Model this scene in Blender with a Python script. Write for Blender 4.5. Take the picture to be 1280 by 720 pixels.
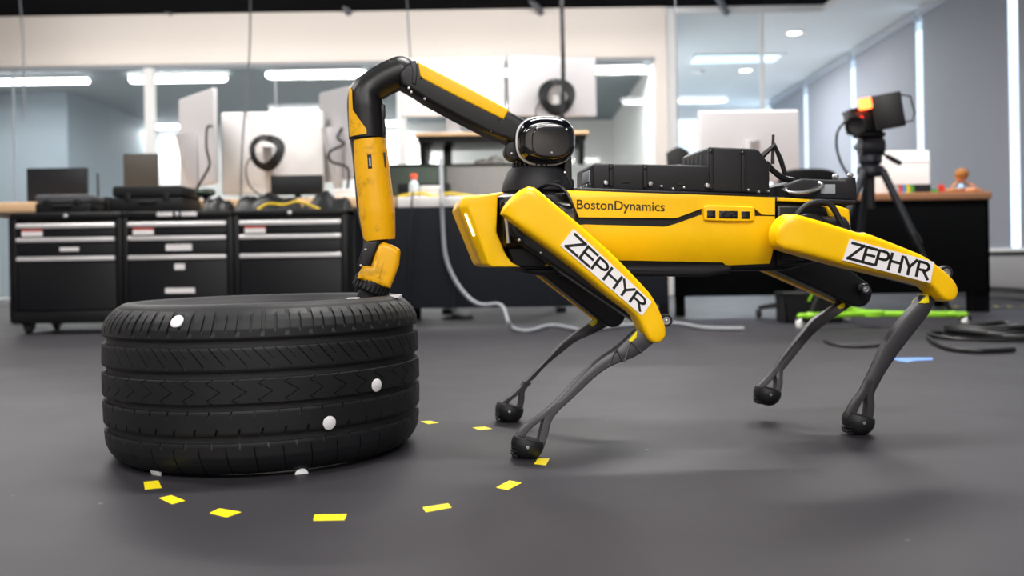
import bpy, bmesh, math, random
from mathutils import Vector, Matrix
for _o in list(bpy.data.objects):
    bpy.data.objects.remove(_o)
SC = bpy.context.scene
COL = SC.collection
random.seed(7)

# ------------------------------------------------------------------ camera
FPX, CAMH, HZ, ROLL = 1146.0, 0.388, 325.0, 0.015
cam_d = bpy.data.cameras.new('camera')
cam = bpy.data.objects.new('camera', cam_d)
COL.objects.link(cam)
cam.matrix_world = (Matrix.Translation((0, 0, CAMH)) @ Matrix.Rotation(math.pi / 2, 4, 'X')
                    @ Matrix.Rotation(-ROLL, 4, 'Z'))
cam_d.sensor_width = 36.0
cam_d.lens = 36.0 * FPX / 1280.0
cam_d.shift_y = -(360.0 - HZ) / 1280.0
cam_d.clip_start = 0.05
cam_d.clip_end = 200
cam_d.dof.use_dof = True
cam_d.dof.focus_distance = 1.84
cam_d.dof.aperture_fstop = 2.8
SC.camera = cam

# ------------------------------------------------------------------ world, exposure
SC.view_settings.view_transform = 'Standard'
SC.view_settings.look = 'None'
SC.view_settings.gamma = 1.0
SC.view_settings.use_curve_mapping = False
SC.view_settings.exposure = 0.36
world = bpy.data.worlds.new('daylight')
SC.world = world
world.use_nodes = True
_bg = world.node_tree.nodes['Background']
_bg.inputs[0].default_value = (0.68, 0.83, 1.0, 1)
_bg.inputs[1].default_value = 2.1

# ------------------------------------------------------------------ pixel -> point on a plane of known distance
_ca, _sa = math.cos(ROLL), math.sin(ROLL)
def ray(px, py):
    u, v = px - 640.0, HZ - py
    return Vector(((u * _ca + v * _sa) / FPX, 1.0, (-u * _sa + v * _ca) / FPX))
def P(px, py, d):
    r = ray(px, py)
    return Vector((r.x * d, d, CAMH + r.z * d))
def G(px, py, z=0.0):
    r = ray(px, py)
    t = (z - CAMH) / r.z
    return Vector((r.x * t, t, z))

# ------------------------------------------------------------------ materials
def lin(c):
    if isinstance(c, str):
        c = tuple(int(c[i:i + 2], 16) / 255 for i in (0, 2, 4))
    return tuple((x / 12.92 if x <= 0.04045 else ((x + 0.055) / 1.055) ** 2.4) for x in c)
MATS = {}
def mat(name, col, rough=0.5, metal=0.0, var=0.08, scale=30.0, bump=0.0, bscale=200.0, coat=0.0, spec=0.5, emit=None, es=0.0, rvar=0.0):
    m = bpy.data.materials.new(name)
    m.use_nodes = True
    nt = m.node_tree
    b = nt.nodes['Principled BSDF']
    c = lin(col)
    b.inputs['Roughness'].default_value = rough
    b.inputs['Metallic'].default_value = metal
    b.inputs['Specular IOR Level'].default_value = spec
    if coat:
        b.inputs['Coat Weight'].default_value = coat
        b.inputs['Coat Roughness'].default_value = 0.1
    tc = nt.nodes.new('ShaderNodeTexCoord')
    nz = nt.nodes.new('ShaderNodeTexNoise')
    nz.inputs['Scale'].default_value = scale
    nz.inputs['Detail'].default_value = 3
    nt.links.new(tc.outputs['Object'], nz.inputs['Vector'])
    mx = nt.nodes.new('ShaderNodeMix')
    mx.data_type = 'RGBA'
    mx.inputs[6].default_value = (*[x * (1 - var) for x in c], 1)
    mx.inputs[7].default_value = (*[min(1, x * (1 + var)) for x in c], 1)
    nt.links.new(nz.outputs['Fac'], mx.inputs[0])
    nt.links.new(mx.outputs[2], b.inputs['Base Color'])
    if rvar:
        mr = nt.nodes.new('ShaderNodeMapRange')
        mr.inputs[3].default_value = max(0, rough - rvar)
        mr.inputs[4].default_value = min(1, rough + rvar)
        nt.links.new(nz.outputs['Fac'], mr.inputs[0])
        nt.links.new(mr.outputs[0], b.inputs['Roughness'])
    if bump:
        n2 = nt.nodes.new('ShaderNodeTexNoise')
        n2.inputs['Scale'].default_value = bscale
        n2.inputs['Detail'].default_value = 2
        nt.links.new(tc.outputs['Object'], n2.inputs['Vector'])
        bp = nt.nodes.new('ShaderNodeBump')
        bp.inputs['Strength'].default_value = bump
        bp.inputs['Distance'].default_value = 0.002
        nt.links.new(n2.outputs['Fac'], bp.inputs['Height'])
        nt.links.new(bp.outputs[0], b.inputs['Normal'])
    if emit:
        b.inputs['Emission Color'].default_value = (*lin(emit), 1)
        b.inputs['Emission Strength'].default_value = es
    MATS[name] = m
    return m
def glass_mat(name, tint=(0.95, 0.965, 0.965), gloss=0.06):
    m = bpy.data.materials.new(name)
    m.use_nodes = True
    nt = m.node_tree
    nt.nodes.clear()
    out = nt.nodes.new('ShaderNodeOutputMaterial')
    tr = nt.nodes.new('ShaderNodeBsdfTransparent')
    tr.inputs[0].default_value = (*tint, 1)
    gl = nt.nodes.new('ShaderNodeBsdfGlossy')
    gl.inputs['Roughness'].default_value = 0.02
    lw = nt.nodes.new('ShaderNodeLayerWeight')
    lw.inputs['Blend'].default_value = 0.5
    pw_ = nt.nodes.new('ShaderNodeMath')
    pw_.operation = 'POWER'
    pw_.inputs[1].default_value = 5.0
    nt.links.new(lw.outputs['Facing'], pw_.inputs[0])
    fr = nt.nodes.new('ShaderNodeMath')
    fr.operation = 'MULTIPLY_ADD'
    fr.inputs[1].default_value = 0.7
    fr.inputs[2].default_value = 0.03
    nt.links.new(pw_.outputs[0], fr.inputs[0])
    mx = nt.nodes.new('ShaderNodeMixShader')
    nt.links.new(fr.outputs[0], mx.inputs[0])
    nt.links.new(tr.outputs[0], mx.inputs[1])
    nt.links.new(gl.outputs[0], mx.inputs[2])
    nt.links.new(mx.outputs[0], out.inputs[0])
    MATS[name] = m
    return m

# scuffed painted yellow of the robot
def scuffed(name, col, dirt, amount, scale):
    m = mat(name, col, rough=0.38, var=0.04, scale=12, spec=0.4, coat=0.05, bump=0.03, bscale=900)
    nt = m.node_tree
    b = nt.nodes['Principled BSDF']
    src = b.inputs['Base Color'].links[0].from_socket
    tc = [n for n in nt.nodes if n.type == 'TEX_COORD'][0]
    n = nt.nodes.new('ShaderNodeTexNoise')
    n.inputs['Scale'].default_value = scale
    n.inputs['Detail'].default_value = 6
    n.inputs['Roughness'].default_value = 0.65
    nt.links.new(tc.outputs['Object'], n.inputs['Vector'])
    r = nt.nodes.new('ShaderNodeValToRGB')
    r.color_ramp.elements[0].position = 0.52
    r.color_ramp.elements[1].position = 0.80
    r.color_ramp.elements[1].color = (amount, amount, amount, 1)
    r.color_ramp.elements[0].color = (0, 0, 0, 1)
    nt.links.new(n.outputs['Fac'], r.inputs[0])
    mx = nt.nodes.new('ShaderNodeMix')
    mx.data_type = 'RGBA'
    mx.inputs[7].default_value = (*lin(dirt), 1)
    nt.links.new(r.outputs[0], mx.inputs[0])
    nt.links.new(src, mx.inputs[6])
    nt.links.new(mx.outputs[2], b.inputs['Base Color'])
    return m
scuffed('yellow', 'FFC600', '8a6410', 0.10, 9)
scuffed('yellow_worn', 'EFB006', '5c4410', 0.85, 20)
mat('black', '0f0f13', 0.38, spec=0.4, var=0.15, bump=0.06, bscale=700)
mat('black_matte', '1e1e23', 0.55, spec=0.35, var=0.12, bump=0.10, bscale=500)
mat('black_gloss', '0b0c12', 0.10, coat=0.6)
mat('payload_black', '1a1a20', 0.5, spec=0.35, var=0.08, bump=0.12, bscale=900)
mat('shin_grey', '403f43', 0.42, metal=0.25, var=0.15, scale=40)
mat('rubber_foot', '0e0f14', 0.55, var=0.2, bump=0.25, bscale=260)
mat('tyre_rubber', '0f1014', 0.55, spec=0.35, var=0.22, scale=14, bump=0.10, bscale=500, rvar=0.10)
mat('tyre_wall', '1b1b1e', 0.6, spec=0.35, var=0.28, scale=18, bump=0.12, bscale=420)
mat('silver', 'c8c8cc', 0.28, metal=0.9)
mat('rim_grey', 'c9ccd0', 0.35, metal=0.2)
mat('sticker_white', 'f1eef0', 0.45, var=0.02)
mat('ink', '0a0a0c', 0.6, var=0.02)
mat('ink_brown', '35260a', 0.6, var=0.02)
mat('strip_glow', 'f2ffe0', 0.4, emit='f0ffd0', es=3.0)
mat('lens', '050608', 0.06, coat=0.8)
mat('tape_yellow', 'F5E010', 0.45, var=0.05)
mat('tape_blue', '6f9ff0', 0.5)
mat('dot_white', 'd9d9dc', 0.4, var=0.08, scale=120)
mat('soffit', 'efe6df', 0.7, var=0.02, scale=1.5)
mat('white_paint', 'e8e8e8', 0.6, var=0.02)
mat('ceiling_dark', '0a0b10', 0.9, spec=0.03)
mat('ceiling_white', 'dfe3e6', 0.8, var=0.02)
mat('pipe', '6a6d76', 0.5, metal=0.3)
mat('room_ceiling', '78828a', 0.8, var=0.03)
mat('room_wall', 'eceded', 0.7, var=0.02)
mat('room_wall_blue', '7d8a95', 0.7, var=0.02)
mat('blind', '9799a1', 0.75, var=0.03, scale=3)
mat('pale_floor', 'cfcdc8', 0.6)
mat('frame_grey', '9ea4ad', 0.5)
mat('sill', '8f8c8c', 0.6)
mat('cab_black', '090a0d', 0.45, spec=0.3, var=0.1)
mat('cab_face', '101217', 0.45, spec=0.3, var=0.08)
mat('handle', 'e2e0e2', 0.35, metal=0.25)
mat('wood', 'd8b48c', 0.5, var=0.12, scale=8)
mat('wood_brown', 'ad7a58', 0.5, var=0.1, scale=8)
mat('white_edge', 'eceaea', 0.5)
mat('navy_panel', '0f141d', 0.6, spec=0.25, var=0.06)
mat('cloth_black', '040507', 0.95, spec=0.1)
mat('display_silver', 'c6c4c7', 0.35, metal=0.35, var=0.02)
mat('display_white', 'eeecec', 0.4, var=0.01)
mat('screen_dark', '17181c', 0.4, spec=0.3)
mat('screen_brown', '38342f', 0.5)
mat('case_black', '0d0e12', 0.5, spec=0.3)
mat('case_grey', '4d4f54', 0.55)
mat('cable_black', '101114', 0.5)
mat('cable_grey', '8a8d93', 0.5)
mat('cable_yellow', 'd9b81c', 0.5)
mat('dark_green', '2c3a30', 0.5)
mat('orange_cap', 'f0562a', 0.4)
mat('clear_plastic', 'c4ccd0', 0.25)
mat('red', 'cc3a2a', 0.5)
mat('lime', '8fd028', 0.45)
mat('tripod_grey', '2a2c33', 0.4, metal=0.3)
mat('cam_black', '0d0e12', 0.4)
mat('tally', 'ff5030', 0.4, emit='ff5a28', es=7.0)
mat('tally_small', 'ff2018', 0.4, emit='ff2018', es=1.5)
mat('skin_toy', 'c98a5e', 0.5)
mat('hair_toy', '9a5f1e', 0.6)
mat('blue_toy', '9cc6e6', 0.6)
mat('partition', '6f6d6b', 0.8)
mat('bag_grey', '9fa0a6', 0.3)
mat('lamp_tube', 'ffffff', 0.4, emit='ffffff', es=9.0)
mat('down_light', 'ffffff', 0.4, emit='fffaf0', es=5.0)
mat('panel_light', 'd8f0ff', 0.4, emit='c8e8ff', es=1.0)
glass_mat('glass')
_m = MATS['blind']; _nt = _m.node_tree
_tr = _nt.nodes.new('ShaderNodeBsdfTranslucent'); _tr.inputs[0].default_value = (0.40, 0.41, 0.44, 1)
_ms = _nt.nodes.new('ShaderNodeMixShader'); _ms.inputs[0].default_value = 0.16
_nt.links.new(_nt.nodes['Principled BSDF'].outputs[0], _ms.inputs[1]); _nt.links.new(_tr.outputs[0], _ms.inputs[2])
_nt.links.new(_ms.outputs[0], [n for n in _nt.nodes if n.type == 'OUTPUT_MATERIAL'][0].inputs[0])
for nm, cc in (('chip_red', 'd04a50'), ('chip_blue', '4a90d0'), ('chip_yellow', 'd8d020'), ('chip_green', '4c9a3c'), ('chip_grey', 'b8b8b8'), ('chip_black', '101014'), ('chip_purple', '7a78b8')):
    mat(nm, cc, 0.6)

def floor_mat():
    m = mat('floor_rubber', '29272d', 0.55, var=0.08, scale=1.3, spec=0.35, bump=0.05, bscale=300)
    nt = m.node_tree
    b = nt.nodes['Principled BSDF']
    tc = [n for n in nt.nodes if n.type == 'TEX_COORD'][0]
    n = nt.nodes.new('ShaderNodeTexNoise')
    n.inputs['Scale'].default_value = 2.2
    n.inputs['Detail'].default_value = 7
    n.inputs['Roughness'].default_value = 0.6
    nt.links.new(tc.outputs['Object'], n.inputs['Vector'])
    mr = nt.nodes.new('ShaderNodeMapRange')
    mr.inputs[3].default_value = 0.46
    mr.inputs[4].default_value = 0.64
    nt.links.new(n.outputs['Fac'], mr.inputs[0])
    nt.links.new(mr.outputs[0], b.inputs['Roughness'])
    # small pale specks of wear
    src = b.inputs['Base Color'].links[0].from_socket
    v = nt.nodes.new('ShaderNodeTexVoronoi')
    v.inputs['Scale'].default_value = 5.0
    nt.links.new(tc.outputs['Object'], v.inputs['Vector'])
    rr = nt.nodes.new('ShaderNodeValToRGB')
    rr.color_ramp.elements[0].position = 0.012
    rr.color_ramp.elements[0].color = (0.5, 0.5, 0.5, 1)
    rr.color_ramp.elements[1].position = 0.03
    rr.color_ramp.elements[1].color = (0, 0, 0, 1)
    nt.links.new(v.outputs['Distance'], rr.inputs[0])
    mx = nt.nodes.new('ShaderNodeMix')
    mx.data_type = 'RGBA'
    mx.inputs[7].default_value = (0.25, 0.25, 0.26, 1)
    nt.links.new(rr.outputs[0], mx.inputs[0])
    nt.links.new(src, mx.inputs[6])
    nt.links.new(mx.outputs[2], b.inputs['Base Color'])
floor_mat()

# ------------------------------------------------------------------ mesh helpers
def catmull(pts, n=4, closed=True):
    out = []
    N = len(pts)
    rng = range(N) if closed else range(N - 1)
    for i in rng:
        if closed:
            p0, p1, p2, p3 = pts[i - 1], pts[i], pts[(i + 1) % N], pts[(i + 2) % N]
        else:
            p0, p1, p2, p3 = pts[max(i - 1, 0)], pts[i], pts[i + 1], pts[min(i + 2, N - 1)]
        for k in range(n):
            t = k / n
            out.append(tuple(0.5 * (2 * b + (c - a) * t + (2 * a - 5 * b + 4 * c - d) * t * t + (3 * b - a - 3 * c + d) * t ** 3)
                             for a, b, c, d in zip(p0, p1, p2, p3)))
    if not closed:
        out.append(tuple(pts[-1]))
    return out
def poly_inset(pts, r):
    N = len(pts)
    area = sum(pts[i][0] * pts[(i + 1) % N][1] - pts[(i + 1) % N][0] * pts[i][1] for i in range(N))
    s = 1 if area > 0 else -1
    out = []
    for i in range(N):
        a, b, c = pts[i - 1], pts[i], pts[(i + 1) % N]
        e1 = (b[0] - a[0], b[1] - a[1]); e2 = (c[0] - b[0], c[1] - b[1])
        l1 = math.hypot(*e1) or 1e-9; l2 = math.hypot(*e2) or 1e-9
        n1 = (-e1[1] / l1 * s, e1[0] / l1 * s); n2 = (-e2[1] / l2 * s, e2[0] / l2 * s)
        nx, ny = n1[0] + n2[0], n1[1] + n2[1]
        l = math.hypot(nx, ny) or 1e-9
        nx, ny = nx / l, ny / l
        k = min(1.6, 1 / max(0.3, nx * n1[0] + ny * n1[1]))
        out.append((b[0] + nx * r * k, b[1] + ny * r * k))
    return out
BAS = {'y': lambda a, b, d: (a, d, b), 'z': lambda a, b, d: (a, b, d), 'x': lambda a, b, d: (d, a, b)}

class MB:
    def __init__(self):
        self.v = []; self.f = []
    def add(self, vs, fs):
        o = len(self.v)
        self.v += [tuple(p) for p in vs]
        self.f += [tuple(i + o for i in q) for q in fs]
        return self
    def box(self, x0, x1, y0, y1, z0, z1, M=None):
        vs = [Vector((x, y, z)) for z in (z0, z1) for y in (y0, y1) for x in (x0, x1)]
        if M is not None:
            vs = [M @ p for p in vs]
        return self.add(vs, [(0, 2, 3, 1), (4, 5, 7, 6), (0, 1, 5, 4), (2, 6, 7, 3), (0, 4, 6, 2), (1, 3, 7, 5)])
    def rbox(self, x0, x1, y0, y1, z0, z1, r=0.004, axis='y', seg=3, M=None):
        """box with rounded corners across one axis and softened rims"""
        A = {'y': (x0, x1, z0, z1, y0, y1), 'z': (x0, x1, y0, y1, z0, z1), 'x': (y0, y1, z0, z1, x0, x1)}[axis]
        return self.prism(rrect(A[0], A[1], A[2], A[3], r, seg), A[4], A[5], r * 0.5, r * 0.5, axis, 2, M)
    def prism(self, pts, d0, d1, r1=0.0, r0=0.0, axis='y', seg=3, M=None, dn=None):
        rings = []
        def ring(ins, d):
            q = poly_inset(pts, ins) if ins else pts
            rings.append([BAS[axis](a, b, d) for a, b in q])
        sg = 1 if d1 > d0 else -1
        if r0:
            for k in range(seg + 1):
                t = k / seg * math.pi / 2
                ring(r0 * (1 - math.sin(t)), d0 + sg * r0 * (1 - math.cos(t)))
        else:
            ring(0, d0)
        if r1:
            for k in range(seg + 1):
                t = k / seg * math.pi / 2
                ring(r1 * (1 - math.cos(t)), d1 - sg * r1 * (1 - math.sin(t)))
        else:
            ring(0, d1)
        n = len(pts)
        vs = [Vector(p) for rg in rings for p in rg]
        if M is not None:
            vs = [M @ p for p in vs]
        fs = []
        for k in range(len(rings) - 1):
            for i in range(n):
                j = (i + 1) % n
                fs.append((k * n + i, k * n + j, (k + 1) * n + j, (k + 1) * n + i))
        fs.append(tuple(range(n)))
        fs.append(tuple((len(rings) - 1) * n + i for i in range(n)))
        return self.add(vs, fs)
    def tube(self, path, rad, n=10, cap=True, M=None, round_cap=False):
        pts = [Vector(p) for p in path]
        if not isinstance(rad, (list, tuple)):
            rad = [rad] * len(pts)
        rad = list(rad)
        if round_cap:
            a = (pts[0] - pts[1]).normalized(); b = (pts[-1] - pts[-2]).normalized()
            ra, rb = rad[0], rad[-1]
            pre, post, pr, por = [], [], [], []
            for t in (1.45, 1.1, 0.75, 0.4):
                pre.append(pts[0] + a * ra * math.sin(t)); pr.append(ra * math.cos(t))
            for t in (0.4, 0.75, 1.1, 1.45):
                post.append(pts[-1] + b * rb * math.sin(t)); por.append(rb * math.cos(t))
            pts = pre + pts + post; rad = pr + rad + por
        T = []
        for i in range(len(pts)):
            a = pts[max(i - 1, 0)]; b = pts[min(i + 1, len(pts) - 1)]
            T.append((b - a).normalized())
        up = Vector((0, 0, 1)) if abs(T[0].z) < 0.9 else Vector((0, 1, 0))
        nrm = (up - T[0] * up.dot(T[0])).normalized()
        vs = []
        for i in range(len(pts)):
            nrm = (nrm - T[i] * nrm.dot(T[i])).normalized()
            bi = T[i].cross(nrm)
            for k in range(n):
                a = 2 * math.pi * k / n
                vs.append(pts[i] + (nrm * math.cos(a) + bi * math.sin(a)) * rad[i])
        if M is not None:
            vs = [M @ p for p in vs]
        fs = []
        for i in range(len(pts) - 1):
            for k in range(n):
                j = (k + 1) % n
                fs.append((i * n + k, i * n + j, (i + 1) * n + j, (i + 1) * n + k))
        if cap:
            fs.append(tuple(range(n - 1, -1, -1)))
            fs.append(tuple((len(pts) - 1) * n + k for k in range(n)))
        return self.add(vs, fs)
    def lathe(self, prof, n=32, M=None, closed=False):
        vs = []
        for r, z in prof:
            for k in range(n):
                a = 2 * math.pi * k / n
                vs.append(Vector((r * math.cos(a), r * math.sin(a), z)))
        if M is not None:
            vs = [M @ p for p in vs]
        fs = []
        m = len(prof)
        for i in range(m if closed else m - 1):
            i2 = (i + 1) % m
            for k in range(n):
                j = (k + 1) % n
                fs.append((i * n + k, i * n + j, i2 * n + j, i2 * n + k))
        if not closed:
            if prof[0][0] > 1e-6:
                fs.append(tuple(range(n - 1, -1, -1)))
            if prof[-1][0] > 1e-6:
                fs.append(tuple((m - 1) * n + k for k in range(n)))
        return self.add(vs, fs)
    def ball(self, c, r, n=14, sc=(1, 1, 1)):
        prof = [(max(1e-4, math.cos(t)) * 1.0, math.sin(t)) for t in [(-0.5 + k / 8) * math.pi for k in range(9)]]
        M = Matrix.Translation(c) @ Matrix.Diagonal((r * sc[0], r * sc[1], r * sc[2], 1))
        return self.lathe(prof, n, M)
    def grid(self, rows):
        n = len(rows[0]); vs = [p for r in rows for p in r]
        fs = [(i * n + k, i * n + k + 1, (i + 1) * n + k + 1, (i + 1) * n + k) for i in range(len(rows) - 1) for k in range(n - 1)]
        return self.add(vs, fs)
    def mesh(self, name, mt, ang=35, weld=True):
        me = bpy.data.meshes.new(name)
        bm = bmesh.new()
        vs = [bm.verts.new(p) for p in self.v]
        for q in self.f:
            try:
                bm.faces.new([vs[i] for i in q])
            except ValueError:
                pass
        if weld:
            bmesh.ops.remove_doubles(bm, verts=bm.verts, dist=1e-5)
        bmesh.ops.recalc_face_normals(bm, faces=bm.faces)
        bm.to_mesh(me); bm.free()
        for p in me.polygons:
            p.use_smooth = True
        try:
            me.set_sharp_from_angle(angle=math.radians(ang))
        except Exception:
            pass
        me.materials.append(MATS[mt])
        return me
    def build(self, name, mt, parent=None, loc=(0, 0, 0), rotz=0.0, ang=35, weld=True):
        o = bpy.data.objects.new(name, self.mesh(name, mt, ang, weld))
        COL.objects.link(o)
        o.location = loc
        o.rotation_euler = (0, 0, rotz)
        o.parent = parent
        return o
def rrect(x0, x1, y0, y1, r, seg=4):
    out = []
    for cx, cy, a0 in ((x1 - r, y0 + r, -90), (x1 - r, y1 - r, 0), (x0 + r, y1 - r, 90), (x0 + r, y0 + r, 180)):
        for k in range(seg + 1):
            a = math.radians(a0 + 90 * k / seg)
            out.append((cx + r * math.cos(a), cy + r * math.sin(a)))
    return out
def circle(cx, cy, r, n=24):
    return [(cx + r * math.cos(2 * math.pi * k / n), cy + r * math.sin(2 * math.pi * k / n)) for k in range(n)]
def thing(name, label, cat, loc=(0, 0, 0), rotz=0.0, group=None):
    o = bpy.data.objects.new(name, None)
    o.empty_display_size = 0.05
    COL.objects.link(o)
    o.location = loc
    o.rotation_euler = (0, 0, rotz)
    return tag(o, label, cat, group)
def tag(o, label, cat, group=None):
    o['label'] = label
    o['category'] = cat
    if group:
        o['group'] = group
    return o
def struct(o):
    o['kind'] = 'structure'
    return o
def copy_tree(o, parent=None):
    c = o.copy()
    COL.objects.link(c)
    c.parent = parent
    for ch in list(o.children):
        copy_tree(ch, c)
    return c
def lamp_light(name, loc, sx, sy, power, col=(1, 0.96, 0.9), parent=None, rot=(0, 0, 0)):
    l = bpy.data.lights.new(name, 'AREA')
    l.shape = 'RECTANGLE'; l.size = sx; l.size_y = sy
    l.energy = power; l.color = col
    o = bpy.data.objects.new(name, l)
    COL.objects.link(o)
    o.location = loc; o.rotation_euler = rot
    o.parent = parent
    return o

# ================================================================== THE SETTING
WX = 4.2            # window wall
YP = 9.45           # glass partition
ZS = 2.45           # soffit bottom
ZC = 2.97           # dark ceiling
def slab(name, mt, x0, x1, y0, y1, z0, z1, parent=None):
    o = MB().box(x0, x1, y0, y1, z0, z1).build(name, mt, parent)
    return struct(o) if parent is None else o
slab('floor', 'floor_rubber', -6.6, 4.6, -4.0, 16.2, -0.1, 0.0)
slab('floor_2', 'pale_floor', -6.5, 4.28, YP + 0.15, 15.4, 0.0, 0.004)  # pale slab added so light bounces up to the white ceiling
slab('wall_left', 'soffit', -6.7, -6.5, -4.0, 16.2, 0.0, 3.2)
slab('wall_rear', 'soffit', -6.7, 4.6, -4.2, -4.0, 0.0, 3.2)
slab('ceiling', 'ceiling_dark', -6.7, 3.25, -4.2, YP + 0.12, ZC, ZC + 0.15)
slab('ceiling_2', 'ceiling_white', 3.25, 4.6, -4.2, YP, 2.9, 3.12)
slab('ceiling_3', 'ceiling_white', 1.62, 4.6, YP, 16.2, 2.9, 3.12)
slab('ceiling_4', 'room_ceiling', -6.7, 1.62, YP + 0.12, 16.2, 2.60, 2.8)
# beige soffit above the glass, with its ledge
so = slab('wall_back', 'soffit', -6.6, 1.62, YP - 0.02, YP + 0.12, ZS + 0.07, ZC)
slab('ledge', 'soffit', -6.6, 1.62, YP - 0.05, YP + 0.12, ZS, ZS + 0.07, so)
slab('reveal', 'frame_grey', -6.6, 1.62, YP - 0.01, YP + 0.1, ZS - 0.025, ZS, so)
# end column of the partition
trim1 = slab('trim_1', 'soffit', 1.50, 1.62, YP - 0.05, YP + 0.12, 0, ZS)
# ceiling pipes
for i, (xa, xb) in enumerate(((180, 214), (424, 436), (660, 676), (896, 908))):
    a = P(xa, -6, 9.1); b = P(xb, 16, 9.42)
    o = MB().tube([a + (a - b) * 10, a, b], 0.035, 8).build('trim_%d' % (i + 2), 'pipe')
    struct(o)
# partition posts and panes
posts = [-6.55, -3.72, -1.12, 1.53]
for k, x in enumerate(posts[1:3]):
    slab('trim_%d' % (k + 6), 'white_paint', x - 0.045, x + 0.045, YP + 0.0, YP + 0.08, 0, ZS - 0.025)
for k in range(3):
    a, b = posts[k] + 0.045, posts[k + 1] - 0.045
    w = struct(MB().box(a, b, YP + 0.035, YP + 0.045, 0.06, ZS - 0.03).build('window_%d' % (k + 1), 'glass'))
    MB().box(a, b, YP + 0.02, YP + 0.06, 0.0, 0.06).build('rail', 'frame_grey', w)
    m = (a + b) / 2
    MB().box(m - 0.006, m + 0.006, YP + 0.03, YP + 0.05, 0.06, ZS - 0.03).build('joint', 'frame_grey', w)
# room beyond the glass
slab('wall_far', 'room_wall', -6.6, 1.62, 14.6, 14.75, 0, 2.7)
slab('wall_side', 'room_wall', 1.62, 1.70, YP + 0.12, 15.4, 0, 2.9)
bl = slab('wall_niche', 'room_wall_blue', -6.5, -5.6, 11.6, 14.6, 0, 2.6)
# corridor end: wall with a big window
ce = slab('wall_end', 'room_wall', 1.62, 4.5, 15.4, 15.55, 0, 1.15)
slab('header', 'room_wall', 1.62, 4.5, 15.4, 15.55, 2.72, 2.95, ce)
w = struct(MB().box(1.7, 4.2, 15.46, 15.47, 1.15, 2.72).build('window_4', 'glass'))
for x in (1.7, 2.55, 3.4, 4.15):
    MB().box(x - 0.03, x + 0.03, 15.42, 15.52, 1.15, 2.72).build('window_frame', 'white_paint', w)
MB().box(1.7, 4.2, 15.42, 15.52, 1.86, 1.90).build('window_frame', 'white_paint', w)
# corridor glass next to the column
w = struct(MB().box(1.66, 2.62, YP + 0.03, YP + 0.04, 0.05, 2.9).build('window_5', 'glass'))
MB().box(1.63, 1.72, YP, YP + 0.07, 0.0, 2.9).build('window_frame', 'white_paint', w)
MB().box(2.60, 2.63, YP, YP + 0.07, 0.0, 2.9).build('window_frame', 'white_paint', w)
# window wall on the right: sill wall, glass, mullions, blinds
gaps = [4.12, 5.87, 7.63, 9.38, 11.2, 13.0, 14.8]
rw = slab('wall_right', 'sill', WX + 0.10, WX + 0.35, -4.0, 16.2, 0.0, 0.40)
slab('lintel', 'ceiling_white', WX + 0.02, WX + 0.35, -4.0, 16.2, 2.86, 3.1, rw)
slab('wall_right_front', 'sill', WX + 0.1, WX + 0.3, -4.0, gaps[0] - 0.2, 0.40, 2.9, rw)
for k in range(len(gaps) - 1):
    y0, y1 = gaps[k], gaps[k + 1]
    w = struct(MB().box(WX + 0.18, WX + 0.19, y0 - 0.04, y1 - 0.04, 0.4, 2.86).build('window_%d' % (k + 6), 'glass'))
    MB().box(WX + 0.14, WX + 0.24, y1 - 0.40, y1 - 0.32, 0.4, 2.86).build('window_frame', 'frame_grey', w)
    bb = MB().box(WX, WX + 0.006, y0 + 0.085, y1 - 0.065, 0.42, 2.80)
    bd = bb.build('blind', 'blind', w)
    MB().tube([(WX + 0.003, y0 + 0.085, 0.42), (WX + 0.003, y1 - 0.065, 0.42)], 0.014, 8).build('bottom_bar', 'frame_grey', bd)
    MB().box(WX - 0.03, WX + 0.05, y0 + 0.06, y1 - 0.04, 2.79, 2.86).build('cassette', 'frame_grey', bd)
# low radiator casing along the sill
rc = tag(MB().rbox(WX - 0.03, WX + 0.095, 4.2, 9.3, 0.09, 0.355, 0.008, 'y').build('radiator_casing', 'sill'),
         'long grey radiator casing under the window sill', 'radiator')
for y in (4.5, 6.7, 9.0):
    MB().box(WX + 0.01, WX + 0.07, y, y + 0.05, 0.0, 0.09).build('foot', 'frame_grey', rc)
slab('sill_board', 'white_paint', WX - 0.03, WX + 0.18, -4.0, 16.0, 0.40, 0.425, rw)

# ================================================================== LAMPS
def linear_lamp(loc, length, label, power, group, cords=True, ztop=ZC, col=(1.0, 0.97, 0.93), tilt=0.0):
    t = thing('linear_lamp', label, 'lamp', loc, 0, group)
    MB().tube([(-length / 2, 0, 0), (length / 2, 0, 0)], 0.032, 10, round_cap=True).build('tube', 'lamp_tube', t)
    MB().rbox(-length / 2, length / 2, -0.03, 0.03, 0.03, 0.055, 0.006, 'y').build('housing', 'white_paint', t)
    if cords:
        for s in (-0.4, 0.4):
            MB().tube([(s * length, 0, 0.055), (s * length, 0, ztop - loc[2])], 0.003, 6).build('suspension_cord', 'frame_grey', t)
    if power:
        lamp_light('light', (0, 0.04 * math.sin(tilt), -0.045), length, 0.10, power, col, t, (tilt, 0, 0))
    return t
for xx, yy, pw_l in ((-2.8, -0.4, 40), (-2.8, 2.4, 46), (-2.8, 5.4, 58), (-1.5, -2.3, 75), (1.3, -2.3, 75), (0.3, -0.6, 60), (0.3, 2.3, 72), (0.3, 5.4, 60), (2.4, 5.6, 50)):  # lamps out of view; the pair nearest the rear wall is added front fill
    linear_lamp((xx, yy, 2.70), 1.5, 'unseen long white linear lamp below the dark ceiling, lighting the workshop', pw_l, 'workshop ceiling lamps')
for xx in (-4.05, -2.35, -0.5, 1.25):
    linear_lamp((xx, 7.75, 2.72), 1.2, 'unseen white linear lamp added to brighten the beige soffit', 16, 'added soffit lamps', tilt=0.75)  # row added out of view to wash light onto the soffit
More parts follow.
